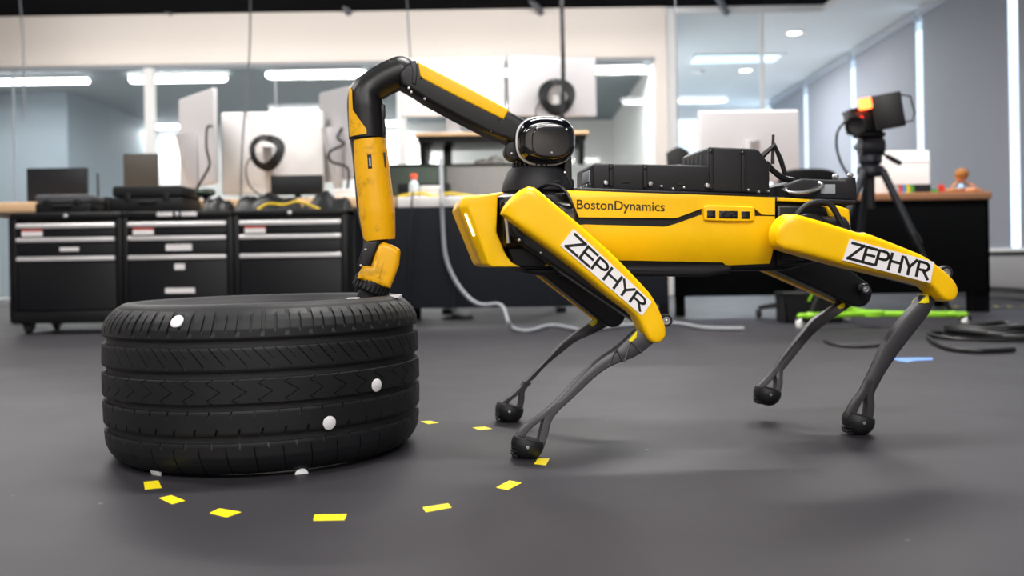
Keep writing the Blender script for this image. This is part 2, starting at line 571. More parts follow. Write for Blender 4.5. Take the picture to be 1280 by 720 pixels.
def lamp_px(x0, x1, y, d, label, power=30):
    a, b = P(x0, y, d), P(x1, y, d)
    linear_lamp(((a.x + b.x) / 2, d, min(2.53, (a.z + b.z) / 2)), (b - a).length - 0.05, label, power, 'lamps beyond the glass', True, 2.60, (1, 0.98, 0.95))
GL = 'white linear lamp under the grey ceiling beyond the glass partition'
lamp_px(-60, 111, 94, 10.6, GL)
lamp_px(163, 282, 92, 10.6, GL)
lamp_px(333, 456, 88, 10.4, GL)
lamp_px(742, 806, 87, 10.4, 'short white linear lamp beyond the glass beside the beige column')
lamp_px(154, 223, 151, 14.2, 'white linear lamp at the far end of the glazed room, behind a white post')
lamp_px(478, 502, 145, 14.2, 'very short white lamp at the far end of the glazed room behind the robot elbow')
# recessed lights of the white ceiling
def downlight(px, py, r=0.08):
    p = G(px, py, 2.9)
    t = thing('downlight', 'small round recessed downlight in the white ceiling near the blinds', 'lamp', (p.x, p.y, 2.9), 0, 'recessed downlights')
    MB().lathe([(r, 0.0), (r * 1.25, -0.004), (r * 1.3, -0.014), (r, -0.016), (r, 0.0)], 24).build('trim_ring', 'white_paint', t)
    MB().lathe([(1e-4, -0.012), (r, -0.010), (r, 0.0)], 24).build('diffuser', 'down_light', t)
    lamp_light('light', (0, 0, -0.03), 0.14, 0.14, 9, (1.0, 0.97, 0.93), t)
downlight(993, 40); downlight(932, 87)
a, b = G(862, 78, 2.9), G(978, 67, 2.9)
t = thing('ceiling_panel_light', 'pale blue rectangular light panel recessed in the white ceiling', 'lamp', ((a.x + b.x) / 2, (a.y + b.y) / 2, 2.9))
hw, hh = (b.x - a.x) / 2, abs(b.y - a.y) / 2
MB().box(-hw, hw, -hh, hh, -0.012, -0.001).build('diffuser', 'panel_light', t)
lamp_light('light', (0, 0, -0.03), hw * 2, hh * 2, 62, (0.93, 0.97, 1.0), t)
for x0, x1, y0, y1 in ((-hw - .04, hw + .04, -hh - .04, -hh), (-hw - .04, hw + .04, hh, hh + .04), (-hw - .04, -hw, -hh, hh), (hw, hw + .04, -hh, hh)):
    MB().box(x0, x1, y0, y1, -0.02, 0).build('frame', 'white_paint', t)
p = G(873, 89, 2.9)
t = thing('smoke_detector', 'round white smoke detector on the corridor ceiling', 'detector', (p.x, p.y, 2.9))
MB().lathe([(0.08, 0), (0.08, -0.02), (0.055, -0.045), (1e-4, -0.05)], 20).build('housing', 'white_paint', t)

# ================================================================== THE ROBOT
YAW = math.radians(8.0)
RO = Vector((0.318, 2.056, 0.0))
RF = Vector((-math.cos(YAW), -math.sin(YAW), 0))
RLt = Vector((math.sin(YAW), -math.cos(YAW), 0))
robot = thing('legged_robot', 'yellow and black four-legged robot with one arm reaching down into the tyre', 'robot', RO, math.pi + YAW)
def RL(px, py, c):
    """pixel -> robot-local (x, z) on the lateral plane y = c"""
    r = ray(px, py)
    o = Vector((0, 0, CAMH)) - RO
    t = (c - o.dot(RLt)) / r.dot(RLt)
    q = o + r * t
    return (q.dot(RF), q.z)
def R3(px, py, c):
    a, b = RL(px, py, c)
    return Vector((a, c, b))
def OUT(pts, c):
    return [RL(x, y, c) for x, y in pts]
def lat(name, mt, pts, c, c0, c1, r1=0.004, r0=0.0, smooth=0, parent=None, seg=3):
    q = OUT(pts, c)
    if smooth:
        q = catmull(q, smooth)
    return MB().prism(q, c0, c1, r1, r0, 'y', seg).build(name, mt, parent or robot)
def resample(pts, n, ease=True):
    L = [0.0]
    for a, b in zip(pts, pts[1:]):
        L.append(L[-1] + math.hypot(b[0] - a[0], b[1] - a[1]))
    out = []
    for i in range(n + 1):
        t = i / n
        if ease:
            t = 0.5 * t + 0.5 * (0.5 - 0.5 * math.cos(math.pi * t))
        s = t * L[-1]
        k = 0
        while k < len(L) - 2 and L[k + 1] < s:
            k += 1
        w = (s - L[k]) / max(1e-9, L[k + 1] - L[k])
        out.append((pts[k][0] + (pts[k + 1][0] - pts[k][0]) * w, pts[k][1] + (pts[k + 1][1] - pts[k][1]) * w))
    return out
def shell_loft(top, bot, cin, cout, dip0=0.03, dip1=0.012, n=44, m=18, p=6.0):
    T = resample(catmull(top, 4, False), n); B = resample(catmull(bot, 4, False), n)
    mb = MB(); rows = []; sg = 1 if cout > cin else -1
    for i in range(n + 1):
        u = i / n
        co = abs(cout - cin)
        if u < 0.25: co -= dip0 * (1 - u / 0.25) ** 2
        if u > 0.85: co -= dip1 * ((u - 0.85) / 0.15) ** 2
        row = []
        for k in range(m + 1):
            w = 0.5 - 0.5 * math.cos(math.pi * k / m)
            h = max(0.0, 1 - abs(2 * w - 1) ** p) ** (1 / p)
            row.append((T[i][0] + (B[i][0] - T[i][0]) * w, cin + sg * co * h, T[i][1] + (B[i][1] - T[i][1]) * w))
        rows.append(row)
    mb.grid(rows)
    inner = [[r[0], r[-1]] for r in rows]
    mb.grid(inner)
    return mb
def strip_panel(top, bot, n, m, cfun, thick, n_ease=False):
    T = resample(top, n, False); B = resample(bot, n, False)
    rows, back = [], []
    for i in range(n + 1):
        r1, r2 = [], []
        for k in range(m + 1):
            w = k / m
            x = T[i][0] + (B[i][0] - T[i][0]) * w; z = T[i][1] + (B[i][1] - T[i][1]) * w
            c = cfun(x, z)
            r1.append((x, c, z)); r2.append((x, c - thick * (1 if c > 0 else -1), z))
        rows.append(r1); back.append(r2)
    mb = MB().grid(rows).grid(back)
    mb.grid([rows[0], back[0]]); mb.grid([rows[-1], back[-1]])
    mb.grid([[r[0] for r in rows], [r[0] for r in back]]); mb.grid([[r[-1] for r in rows], [r[-1] for r in back]])
    return mb
def mirror(mb):
    q = MB(); q.v = [(x, -y, z) for x, y, z in mb.v]; q.f = list(mb.f)
    return q
def hull2(a, ra, b, rb, n=14):
    """outline of two circles joined by tangents"""
    dx, dz = b[0] - a[0], b[1] - a[1]
    L = math.hypot(dx, dz); th = math.atan2(dz, dx); ph = math.acos(max(-1, min(1, (ra - rb) / L)))
    out = []
    for k in range(n + 1):
        t = th + ph + (2 * math.pi - 2 * ph) * k / n
        out.append((a[0] + ra * math.cos(t), a[1] + ra * math.sin(t)))
    for k in range(n + 1):
        t = th - ph + 2 * ph * k / n
        out.append((b[0] + rb * math.cos(t), b[1] + rb * math.sin(t)))
    return out
def pxr(r, c=0.0):
    return r * (RO.y - c) / FPX
def bolt(px, py, c, rpx, mt='silver', parent=None, name='bolt', proud=0.004, side=1):
    q = R3(px, py, c)
    r = rpx * 1.9 / FPX
    M = Matrix.Translation(q) @ Matrix.Rotation(-math.pi / 2 * side, 4, 'X')
    return MB().lathe([(r, -0.004), (r, proud * 0.4), (r * 0.7, proud * 0.9), (1e-4, proud)], 14, M).build(name, mt, parent or robot)

CB = 0.125   # side of the body
# ---- core
core = OUT([(640, 250), (700, 243), (962, 250), (1030, 256), (1030, 300), (990, 330), (960, 338), (700, 340), (640, 318)], 0.0)
MB().prism(core, -0.095, 0.095, 0.012, 0.012, 'y').build('chassis', 'black', robot)
belly = OUT([(650, 333), (915, 330), (912, 341), (880, 346), (680, 345), (655, 341)], 0.09)
MB().prism(belly, -0.10, 0.10, 0.010, 0.010, 'y').build('belly_pan', 'black_matte', robot)
# ---- side panels
def cb(x, z):
    return CB - 18 * max(0, z - 0.512) ** 2 - 5.0 * max(0, 0.445 - z) ** 2
up_t = OUT([(706, 237.5), (780, 240.3), (860, 243), (968.7, 246.8)], CB)
up_b = OUT([(723, 271.5), (760, 271.8), (800, 272.3), (845, 272.6), (878, 260.5), (912, 259), (942, 259.5), (953, 268.3), (968.7, 268.8)], CB)
lo_t = OUT([(702, 296), (727, 280.5), (800, 282.5), (831, 283.6), (845.5, 279.7), (875, 268.9), (968.7, 270.3)], CB)
lo_b = OUT([(683, 334.2), (726, 334.2), (745, 327), (774, 325.3), (840, 326.6), (909, 328), (913.7, 331.7), (968.7, 329.6)], CB)
for s in (1, -1):
    for nm, t_, b_ in (('upper_side_panel', up_t, up_b), ('lower_side_panel', lo_t, lo_b)):
        mb = strip_panel(t_, b_, 60, 10, cb, 0.012)
        (mb if s > 0 else mirror(mb)).build(nm, 'yellow', robot, ang=40)
    # black band between the panels
    bd = MB().prism(OUT([(712, 262), (850, 262), (880, 255), (968, 262), (968, 275), (872, 275), (842, 288), (712, 290)], CB), s * 0.09, s * 0.118, 0, 0, 'y')
    bd.build('side_band', 'black', robot)
    # camera pod
    pod = [RL(x, y, CB) for x, y in ((878, 264), (878.5, 259.5), (883, 257), (910, 257.6), (936, 258.4), (941, 261), (942, 266), (941.5, 273.5), (937, 277), (910, 277), (884, 276), (879, 273.5))]
    pd = MB().prism(catmull(pod, 3), s * 0.110, s * 0.1335, 0.003, 0, 'y').build('camera_pod', 'yellow', robot)
    for x0, x1, y0, y1 in ((884, 894.5, 263, 272.2), (899, 922, 263.4, 273.0), (926.8, 937.5, 264.0, 273.6)):
        q = [RL(x, y, CB + 0.009) for x, y in ((x0, y0), (x1, y0 + 0.3), (x1, y1 + 0.3), (x0, y1))]
        MB().prism(q, s * 0.13, s * 0.1342, 0.0006, 0, 'y').build('sensor_window', 'lens', pd)
    for x, y in ((905, 268), (916, 268.5)):
        a = RL(x, y, CB + 0.009)
        MB().lathe([(0.0052, 0), (0.0052, 0.002), (0.0038, 0.0024), (1e-4, 0.001)], 16,
                   Matrix.Translation((a[0], s * 0.1338, a[1])) @ Matrix.Rotation(-s * math.pi / 2, 4, 'X')).build('camera_lens', 'cab_face', pd)
# top deck and rear yellow top
lat('top_deck', 'black_matte', [(716, 236.5), (958, 246.2), (1066, 251), (1066, 256), (958, 252), (716, 243)], 0.09, -0.105, 0.105, 0.004, 0.004)
lat('rear_top_rail', 'yellow', [(970, 247.2), (1013, 249.8), (1016, 254), (970, 251.8)], 0.10, 0.085, 0.112, 0.002, 0)
lat('rear_top_rail', 'yellow', [(970, 247.2), (1013, 249.8), (1016, 254), (970, 251.8)], 0.10, -0.085, -0.112, 0.002, 0)
# ---- lettering on the near side
def text_on(name, s, mt, bl, br, cap_px, c, parent):
    cu = bpy.data.curves.new('txt', 'FONT'); cu.body = s; cu.resolution_u = 4; cu.offset = 0.012
    ob = bpy.data.objects.new('txt', cu); COL.objects.link(ob)
    dg = bpy.context.evaluated_depsgraph_get(); dg.update()
    me = bpy.data.meshes.new_from_object(ob.evaluated_get(dg))
    bpy.data.objects.remove(ob)
    xs = [v.co.x for v in me.vertices]
    x0, x1 = min(xs), max(xs)
    cap = 0.70
    for v in me.vertices:
        u = (v.co.x - x0) / (x1 - x0); h = v.co.y / cap
        px = bl[0] + (br[0] - bl[0]) * u; py = bl[1] + (br[1] - bl[1]) * u - h * cap_px
        q = R3(px, py, c)
        v.co = q
    me.materials.append(MATS[mt])
    o = bpy.data.objects.new(name, me); COL.objects.link(o); o.parent = parent
    return o
text_on('lettering', 'BostonDynamics', 'ink_brown', (721.0, 261.0), (831.0, 264.2), 11.6, CB + 0.0006, robot)['label'] = 'dark brown maker lettering on the yellow side panel'

# ---- nose cover
def nose():
    side = OUT([(588, 246), (631, 240.5), (622, 246.5), (620.5, 290), (632, 317.5), (640, 328.5), (651, 333.7), (616, 333.7), (611, 331), (585, 258)], 0.115)
    mid = [(x, z) for x, z in side]
    for i, (dx, dz) in {0: (0.014, 0.001), 9: (0.018, 0.0), 8: (0.012, 0.0), 7: (0.008, -0.001), 1: (0, 0.003)}.items():
        mid[i] = (mid[i][0] + dx, mid[i][1] + dz)
    bm = bmesh.new()
    rings = []
    for c, pr in ((-0.118, side), (-0.092, mid), (0.092, mid), (0.118, side)):
        rings.append([bm.verts.new((x, c, z)) for x, z in pr])
    n = len(side)
    for a, b in zip(rings, rings[1:]):
        for i in range(n):
            bm.faces.new((a[i], a[(i + 1) % n], b[(i + 1) % n], b[i]))
    bm.faces.new(rings[0]); bm.faces.new(rings[-1])
    bmesh.ops.recalc_face_normals(bm, faces=bm.faces)
    bmesh.ops.bevel(bm, geom=list(bm.edges), offset=0.004, segments=3, affect='EDGES', profile=0.5)
    me = bpy.data.meshes.new('nose_cover'); bm.to_mesh(me); bm.free()
    for p in me.polygons: p.use_smooth = True
    me.set_sharp_from_angle(angle=math.radians(30))
    me.materials.append(MATS['yellow'])
    o = bpy.data.objects.new('nose_cover', me); COL.objects.link(o); o.parent = robot
    return o, side, mid
nz, nside, nmid = nose()
def nl(s, t, u):       # point on the chamfer: t down the edge, u from side (0) to front (1)
    a = Vector((nside[9][0], s * 0.118, nside[9][1])).lerp(Vector((nside[8][0], s * 0.118, nside[8][1])), t)
    b = Vector((nmid[9][0], s * 0.092, nmid[9][1])).lerp(Vector((nmid[8][0], s * 0.092, nmid[8][1])), t)
    return a.lerp(b, u)
for s in (1, -1):
    q = [nl(s, 0.12, 0.58), nl(s, 0.12, 0.48), nl(s, 0.50, 0.48), nl(s, 0.50, 0.58)]
    nn = (q[1] - q[0]).cross(q[3] - q[0]).normalized()
    if nn.x < 0: nn = -nn
    MB().add([p - nn * 0.001 for p in q] + [p + nn * 0.0022 for p in q], [(0, 1, 2, 3), (4, 5, 6, 7), (0, 1, 5, 4), (1, 2, 6, 5), (2, 3, 7, 6), (3, 0, 4, 7)]).build('light_strip', 'strip_glow', nz)
# neck between nose and body
lat('neck_frame', 'black', [(620, 247), (712, 241), (716, 300), (700, 336), (640, 334), (628, 300)], 0.08, -0.10, 0.10, 0.006, 0.006)

# ---- legs
def letters(put, W, H):
    """strokes of the word on a W x H sticker; put(list of 4 (s,t)) adds one bar"""
    arc = lambda cx, cy, r, a0, a1, n=8: [(cx + r * math.cos(math.radians(a0 + (a1 - a0) * k / n)), cy + r * math.sin(math.radians(a0 + (a1 - a0) * k / n))) for k in range(n + 1)]
    G_ = {'Z': ([[(0, 1), (.72, 1), (0, 0), (.74, 0)]], .74), 'E': ([[(.62, 1), (0, 1), (0, 0), (.64, 0)], [(0, .53), (.57, .53)]], .64),
          'P': ([[(0, 0), (0, 1), (.38, 1)] + arc(.38, .74, .26, 90, -90) + [(0, .48)]], .64), 'H': ([[(0, 0), (0, 1)], [(.68, 0), (.68, 1)], [(0, .53), (.68, .53)]], .68),
          'Y': ([[(0, 1), (.36, .46), (.36, 0)], [(.36, .46), (.72, 1)]], .72), 'R': ([[(0, 0), (0, 1), (.40, 1)] + arc(.40, .745, .255, 90, -90) + [(0, .49)], [(.34, .49), (.68, 0)]], .68)}
    word = 'ZEPHYR'
    gap = 0.17
    tot = sum(G_[ch][1] for ch in word) + gap * 5
    sx = W * 0.91 / tot; sy = H * 0.70
    x = W * 0.045; y0 = H * 0.15; th = H * 0.125
    for ch in word:
        for pl in G_[ch][0]:
            q = [(x + a * sx, y0 + b * sy) for a, b in pl]
            for i, (a, b) in enumerate(zip(q, q[1:])):
                dx, dy = b[0] - a[0], b[1] - a[1]; L = math.hypot(dx, dy)
                if L < 1e-6: continue
                ux, uy = dx / L * th / 2, dy / L * th / 2
                e0 = e1 = 0.98 if len(pl) < 7 else 0.5
                a2 = (a[0] - ux * e0, a[1] - uy * e0); b2 = (b[0] + ux * e1, b[1] + uy * e1)
                put([(a2[0] - uy, a2[1] + ux), (b2[0] - uy, b2[1] + ux), (b2[0] + uy, b2[1] - ux), (a2[0] + uy, a2[1] - ux)])
        x += (G_[ch][1] + gap) * sx
def sticker(parent, tl, bl, tr, br, c, side, aspect):
    def pt(s, t, cc):
        x = (bl[0] * (1 - s) + br[0] * s) * (1 - t) + (tl[0] * (1 - s) + tr[0] * s) * t
        y = (bl[1] * (1 - s) + br[1] * s) * (1 - t) + (tl[1] * (1 - s) + tr[1] * s) * t
        a = RL(x, y, c)
        return (a[0], cc * side, a[1])
    n = 12
    mb = MB()
    f = [[pt(i / n, j / 4, c) for j in range(5)] for i in range(n + 1)]
    b = [[(p[0], p[1] - side * 0.004, p[2]) for p in r] for r in f]
    mb.grid(f).grid(b).grid([f[0], b[0]]).grid([f[-1], b[-1]]).grid([[r[0] for r in f], [r[0] for r in b]]).grid([[r[-1] for r in f], [r[-1] for r in b]])
    st = mb.build('name_sticker', 'sticker_white', parent)
    st['label'] = 'white sticker with black capital letters'
    lb = MB()
    def put(q):
        lb.add([pt(a / aspect, t, c + 0.0004) for a, t in q] + [pt(a / aspect, t, c - 0.001) for a, t in q], [(0, 1, 2, 3), (0, 1, 5, 4), (1, 2, 6, 5), (2, 3, 7, 6), (3, 0, 4, 7)])
    letters(put, aspect, 1.0)
    lb.build('sticker_text', 'ink', parent, weld=False)
def shin(front, back, fork_f, fork_b, foot, foot_r, ck, cf, yk, yf, tip, braces=(), parent=None):
    """lower leg: blade outline (front edge, back edge), two fork struts, rubber foot"""
    def C(y):
        t = max(0, min(1, (y - yk) / (yf - yk))); return ck + (cf - ck) * t
    def Q(p, off=0.0):
        c = C(p[1]); a = RL(p[0], p[1], c); return Vector((a[0], c + off, a[1]))
    mb = MB()
    n = 16
    def blade(A, B, w0, w1):
        m = 22
        A2 = [Q(p) for p in A]; B2 = [Q(p) for p in B]
        TA = catmull([tuple(p) for p in A2], 6, False); TB = catmull([tuple(p) for p in B2], 6, False)
        def rs(L):
            D = [0]
            for a, b in zip(L, L[1:]): D.append(D[-1] + (Vector(b) - Vector(a)).length)
            out = []
            for i in range(m + 1):
                s = D[-1] * i / m; k = 0
                while k < len(D) - 2 and D[k + 1] < s: k += 1
                w = (s - D[k]) / max(1e-9, D[k + 1] - D[k]); out.append(Vector(L[k]).lerp(Vector(L[k + 1]), w))
            return out
        TA, TB = rs(TA), rs(TB)
        rows = []
        for i in range(m + 1):
            hw = w0 + (w1 - w0) * i / m
            row = []
            for k in range(12):
                a = 2 * math.pi * k / 12
                cx, sy = math.cos(a), math.sin(a)
                e = 0.38
                u = 0.5 - 0.5 * math.copysign(abs(cx) ** e, cx)
                p = TA[i].lerp(TB[i], u)
                row.append((p.x, p.y + hw * math.copysign(abs(sy) ** e, sy), p.z))
            row.append(row[0])
            rows.append(row)
        mb.grid(rows)
        mb.add(rows[0][:-1], [tuple(range(12))]); mb.add(rows[-1][:-1], [tuple(range(12))])
    blade(front, back, 0.015, 0.012)
    blade(fork_f[0], fork_f[1], 0.012, 0.012)
    blade(fork_b[0], fork_b[1], 0.012, 0.012)
    sh = mb.build('shin', 'shin_grey', parent, ang=45)
    # rubber foot: squat ball with a flat, tilted upper rim
    fc = Q(foot)
    r = foot_r * (RO.y - cf) / FPX
    prof = [(1e-4, -0.86 * r), (0.35 * r, -0.83 * r), (0.65 * r, -0.68 * r), (0.88 * r, -0.42 * r), (0.99 * r, -0.10 * r), (1.0 * r, 0.12 * r), (0.95 * r, 0.36 * r), (0.86 * r, 0.44 * r), (0.3 * r, 0.5 * r), (1e-4, 0.5 * r)]
    M = Matrix.Translation(fc) @ Matrix.Rotation(-0.28, 4, 'Y')
    ft = MB().lathe(prof, 24, M)
    for k in range(5):       # tread ridges on the toe
        a = -0.5 + 0.22 * k
        ft.tube([fc + Vector((r * 0.97 * math.cos(t) * math.cos(a), r * 0.97 * math.sin(t), -r * 0.9 * math.sin(a + 0.35))) for t in (-0.7, -0.35, 0, 0.35, 0.7)], 0.0022, 6)
    ft.build('foot', 'rubber_foot', parent)
    q = fc + Vector((0.004, r * 0.97, r * 0.05))
    MB().lathe([(0.0032, -0.003), (0.0032, 0.001), (1e-4, 0.0016)], 10, Matrix.Translation(q) @ Matrix.Rotation(-math.pi / 2, 4, 'X')).build('foot_pin', 'silver', parent)
    # yellow alignment tip at the knee
    tp = [Q(p) for p in tip]
    MB().prism([(p.x, p.z) for p in tp], tp[0].y - 0.017, tp[0].y + 0.017, 0.001, 0.001, 'y').build('knee_tip', 'tape_yellow', parent)
    if braces:
        bb = MB()
        for a, b in braces:
            bb.tube([Q(a, 0.0155), Q(b, 0.0155)], 0.0022, 6)
        bb.build('truss_rib', 'shin_grey', parent)
def knob(px, py, c, r, parent, side=1):
    q = R3(px, py, c)
    M = Matrix.Translation(q) @ Matrix.Rotation(-math.pi / 2 * side, 4, 'X')
    ko = MB().lathe([(r, -0.006), (r, 0.006), (r * 0.93, 0.010), (r * 0.74, 0.010), (r * 0.70, 0.006), (1e-4, 0.006)], 24, M).build('knee_roller', 'tripod_grey', parent)
    MB().lathe([(r * 0.62, 0.004), (r * 0.60, 0.010), (r * 0.42, 0.010), (r * 0.40, 0.007), (r * 0.22, 0.007), (r * 0.2, 0.011), (1e-4, 0.012)], 24, M).build('roller_cap', 'silver', ko)

# near front leg
nf_top = OUT([(628.5, 267), (630, 261), (634, 254.5), (642, 245.3), (654.8, 235), (662.5, 232.3), (671, 235.6), (695, 255.5), (720, 276.3), (765, 316.5), (805.5, 358.7), (816.3, 373), (823.6, 387.6), (829, 401), (831.8, 412), (830.8, 420), (824, 427)], 0.2)
nf_bot = OUT([(628.5, 267), (634, 271), (642.2, 279), (656.6, 291), (685.5, 311.5), (722.5, 339.8), (762, 372), (787.5, 391), (796.5, 402), (802, 413), (808.2, 424), (813, 428), (818, 429), (824, 427)], 0.2)
leg1 = shell_loft(nf_top, nf_bot, 0.160, 0.215, 0.022, 0.008).build('upper_leg', 'yellow', robot, ang=50)
MB().prism(hull2(RL(669, 276, 0.16), 0.056, RL(814, 404, 0.16), 0.016), 0.115, 0.17, 0.006, 0.006, 'y').build('thigh_frame', 'black', leg1)
sticker(leg1, (717, 285.8), (700.3, 307), (814.8, 377.5), (802.6, 394.8), 0.2165, 1, 4.75)
shin([(794, 411), (771, 432.5), (747.7, 448), (724.4, 469), (703, 492), (688, 508)], [(816, 428), (800, 441), (786.5, 448), (763, 457), (743.8, 470), (720.5, 492), (703, 508)],
     ([(700, 496), (677.7, 515.5), (655, 531), (641, 548)], [(703, 506), (683, 520), (662, 536), (652, 550)]),
     ([(696, 500), (681, 517), (675.5, 532), (670, 556)], [(705, 505), (690, 523), (685.5, 538), (679, 560)]),
     (659, 556.2), 20.2, 0.185, 0.212, 420, 560, [(783, 425), (793.5, 413), (793, 421), (787, 427)],
     [((768, 436), (778, 451)), ((778, 451), (786, 426)), ((786, 426), (800, 440)), ((768, 436), (758, 457))], leg1)
knob(831.5, 400.5, 0.15, 0.0135, leg1)
bolt(649, 300, 0.172, 2.0, parent=leg1, name='hip_bolt'); bolt(676, 316, 0.172, 1.6, parent=leg1, name='hip_bolt')
MB().tube([R3(632.5, 268, 0.15), R3(634.5, 284, 0.15), R3(636, 304, 0.15)], 0.0045, 8).build('hip_strut', 'silver', leg1)
MB().tube([R3(644, 284, 0.172), R3(648, 292, 0.172), R3(656, 299, 0.172)], 0.005, 8).build('hip_link', 'tripod_grey', leg1)
# near rear leg
nr_top = OUT([(971, 300), (970.8, 292), (972.8, 284), (979.5, 273), (989.3, 267), (1001, 268.8), (1038, 279.5), (1076, 291.3), (1080, 289.9), (1106.5, 300), (1135.8, 311.8), (1155, 320.5), (1171, 332.3), (1184.6, 344), (1193.4, 355.7), (1194.6, 365.5), (1190, 374)], 0.2)
nr_bot = OUT([(971, 300), (973, 306.5), (979.5, 312), (992, 316), (1008.8, 320.7), (1053.8, 333.2), (1095, 342.5), (1132, 350.8), (1155.3, 356.7), (1163, 361.8), (1173, 372.8), (1177, 376), (1182, 377.2), (1190, 374)], 0.2)
leg2 = shell_loft(nr_top, nr_bot, 0.160, 0.215, 0.022, 0.008).build('upper_leg', 'yellow', robot, ang=50)
MB().prism(hull2(RL(1010, 294, 0.16), 0.046, RL(1174, 352, 0.16), 0.018), 0.115, 0.17, 0.006, 0.006, 'y').build('thigh_frame', 'black', leg2)
sticker(leg2, (1062.5, 298.5), (1053.6, 325.4), (1168, 327.6), (1163, 354), 0.2165, 1, 3.85)
shin([(1150, 369), (1143, 379), (1124.5, 400), (1105.3, 425.8), (1092.5, 453), (1082, 476)], [(1167, 370), (1159, 390), (1140.4, 414.7), (1121, 440), (1103, 467), (1094, 484)],
     ([(1083, 473), (1075, 489), (1064, 504), (1056, 520)], [(1090, 478), (1080, 494), (1072, 508), (1066, 521)]),
     ([(1085, 474), (1080, 490), (1081, 506), (1079, 524)], [(1095, 480), (1090, 494), (1091, 507), (1088, 526)]),
     (1072.5, 526.5), 20.5, 0.165, 0.128, 375, 530, [(1144, 378.5), (1155, 367), (1156, 378), (1150, 379)], (), leg2)
knob(1180, 341, 0.15, 0.0155, leg2)
# far legs: the same leg mirrored, posed as seen
def far_leg(hip, knee, r_h, r_k, ed, shin_args):
    h, k = RL(*hip, -0.16), RL(*knee, -0.16)
    lg = MB().prism(hull2(h, r_h + 0.004, k, r_k + 0.002), -0.172, -0.215, 0.016, 0.0, 'y', 5).build('upper_leg', 'yellow', robot)
    MB().prism(hull2(h, r_h, k, r_k), -0.115, -0.174, 0.004, 0.006, 'y').build('thigh_frame', 'black', lg)
    shin(*shin_args, parent=lg)
    return lg
leg3 = far_leg((650, 283), (761, 392), 0.062, 0.030, 0, ([(744, 397), (716.6, 417), (697, 432.7), (677.7, 454), (662, 470), (652, 481)], [(765, 404), (743.8, 415.5), (720.5, 426), (705, 437.5), (683.6, 455), (667, 473)],
     ([(658, 474), (640.8, 491.5), (625, 503), (621, 510)], [(663, 480), (647, 493), (632, 506), (630, 511)]),
     ([(654, 476), (648.5, 488), (648, 500), (644, 514)], [(664, 478), (656, 488), (655, 500), (651, 516)]),
     (636.5, 512.8), 17.6, -0.175, -0.197, 400, 515, [(735, 405), (745, 396), (744, 404), (739, 407.5)]))
leg4 = far_leg((960, 306), (1063, 366), 0.058, 0.034, 0, ([(1047, 378), (1031, 389), (1015.8, 398.7), (996.7, 421), (977.5, 445), (964, 464)], [(1064, 381), (1046, 393), (1025.4, 408.5), (1009.5, 423), (990.3, 446.8), (977, 463)],
     ([(966, 460), (957, 471), (947, 481), (944, 487)], [(972, 464), (963, 475), (955, 484), (953, 489)]),
     ([(968, 459), (967.5, 470), (968, 480), (965, 493)], [(978, 460), (976.5, 471), (976.5, 480), (972, 496)]),
     (958.8, 492), 17.4, -0.165, -0.09, 375, 495, [(1042, 383.5), (1053, 375.5), (1051.5, 384.5), (1046, 386)]))
knob(1080, 361, -0.10, 0.0135, leg4)
# hip drums
for x, y, c in ((671, 281, 0.10), (1012, 298, 0.10), (671, 281, -0.10), (1012, 298, -0.10)):
    q = R3(x, y, 0.10)
    M = Matrix.Translation((q.x, c, q.z)) @ Matrix.Rotation(math.pi / 2, 4, 'Y')
    MB().lathe([(1e-4, -0.075), (0.045, -0.075), (0.05, -0.07), (0.05, -0.02), (0.043, -0.015), (0.043, 0.015), (0.05, 0.02), (0.05, 0.07), (0.045, 0.075), (1e-4, 0.075)], 28, M).build('hip_drum', 'black', robot)
# rear hoop, rear hip covers
hp = [R3(x, y, 0.14) for x, y in ((993, 276), (998, 266), (1007, 257.5), (1018, 253), (1029, 252.5), (1038, 256), (1044, 264), (1050, 276), (1056, 287))]
MB().tube(catmull([tuple(p) for p in hp], 4, False), 0.0065, 10).build('hip_hoop', 'black_matte', robot)
lat('rear_hip_cover', 'yellow', [(1029, 258), (1044, 257), (1058, 262), (1060, 282), (1046, 279), (1034, 277)], 0.10, 0.03, 0.117, 0.008, 0.004)
lat('rear_end_cap', 'black', [(966, 256), (1010, 256), (1040, 262), (1044, 300), (1020, 328), (968, 333)], 0.09, -0.10, 0.11, 0.008, 0.008)

# ---- payload on the back
PC = 0.085
pay = lat('payload_box', 'payload_black', [(741, 238), (741.5, 207.5), (745, 203.8), (800, 204.8), (884, 206.6), (962, 209), (962, 243.5), (840, 240)], PC, -PC, PC, 0.006, 0.006)
tall = lat('payload_tower', 'payload_black', [(884, 240), (884, 187), (888, 183.3), (944, 185.8), (949, 188), (962.3, 205), (962.3, 243.5)], PC, -PC - 0.002, PC + 0.002, 0.006, 0.006)
for x, y0, y1, pr in ((763.5, 205, 233, pay), (806, 206, 235, pay), (888.5, 185, 237, tall), (928.5, 187, 240, tall)):
    q = OUT([(x - 2.6, y0), (x + 2.6, y0 + 0.2), (x + 2.6, y1), (x - 2.6, y1)], PC)
    MB().prism(q, PC - 0.005, PC + 0.0065, 0.002, 0, 'y').build('rib', 'payload_black', pr)
    bolt(x, y0 + 4.5, PC + 0.0055, 2.4, 'black', pr, 'rib_screw', 0.003)
    MB().prism(q, -PC + 0.005, -PC - 0.0065, 0.002, 0, 'y').build('rib', 'payload_black', pr)
for x, y in ((757, 228.8), (812.7, 230), (884, 232.2)):
    bolt(x, y, PC + 0.003, 3.6, parent=pay, name='dome_bolt', proud=0.005)
for x, y in ((826.7, 233), (841, 236), (854.5, 234.6), (935, 237.5), (948, 240), (960, 239)):
    bolt(x, y, PC + 0.003, 2.0, parent=pay, name='stud', proud=0.005)
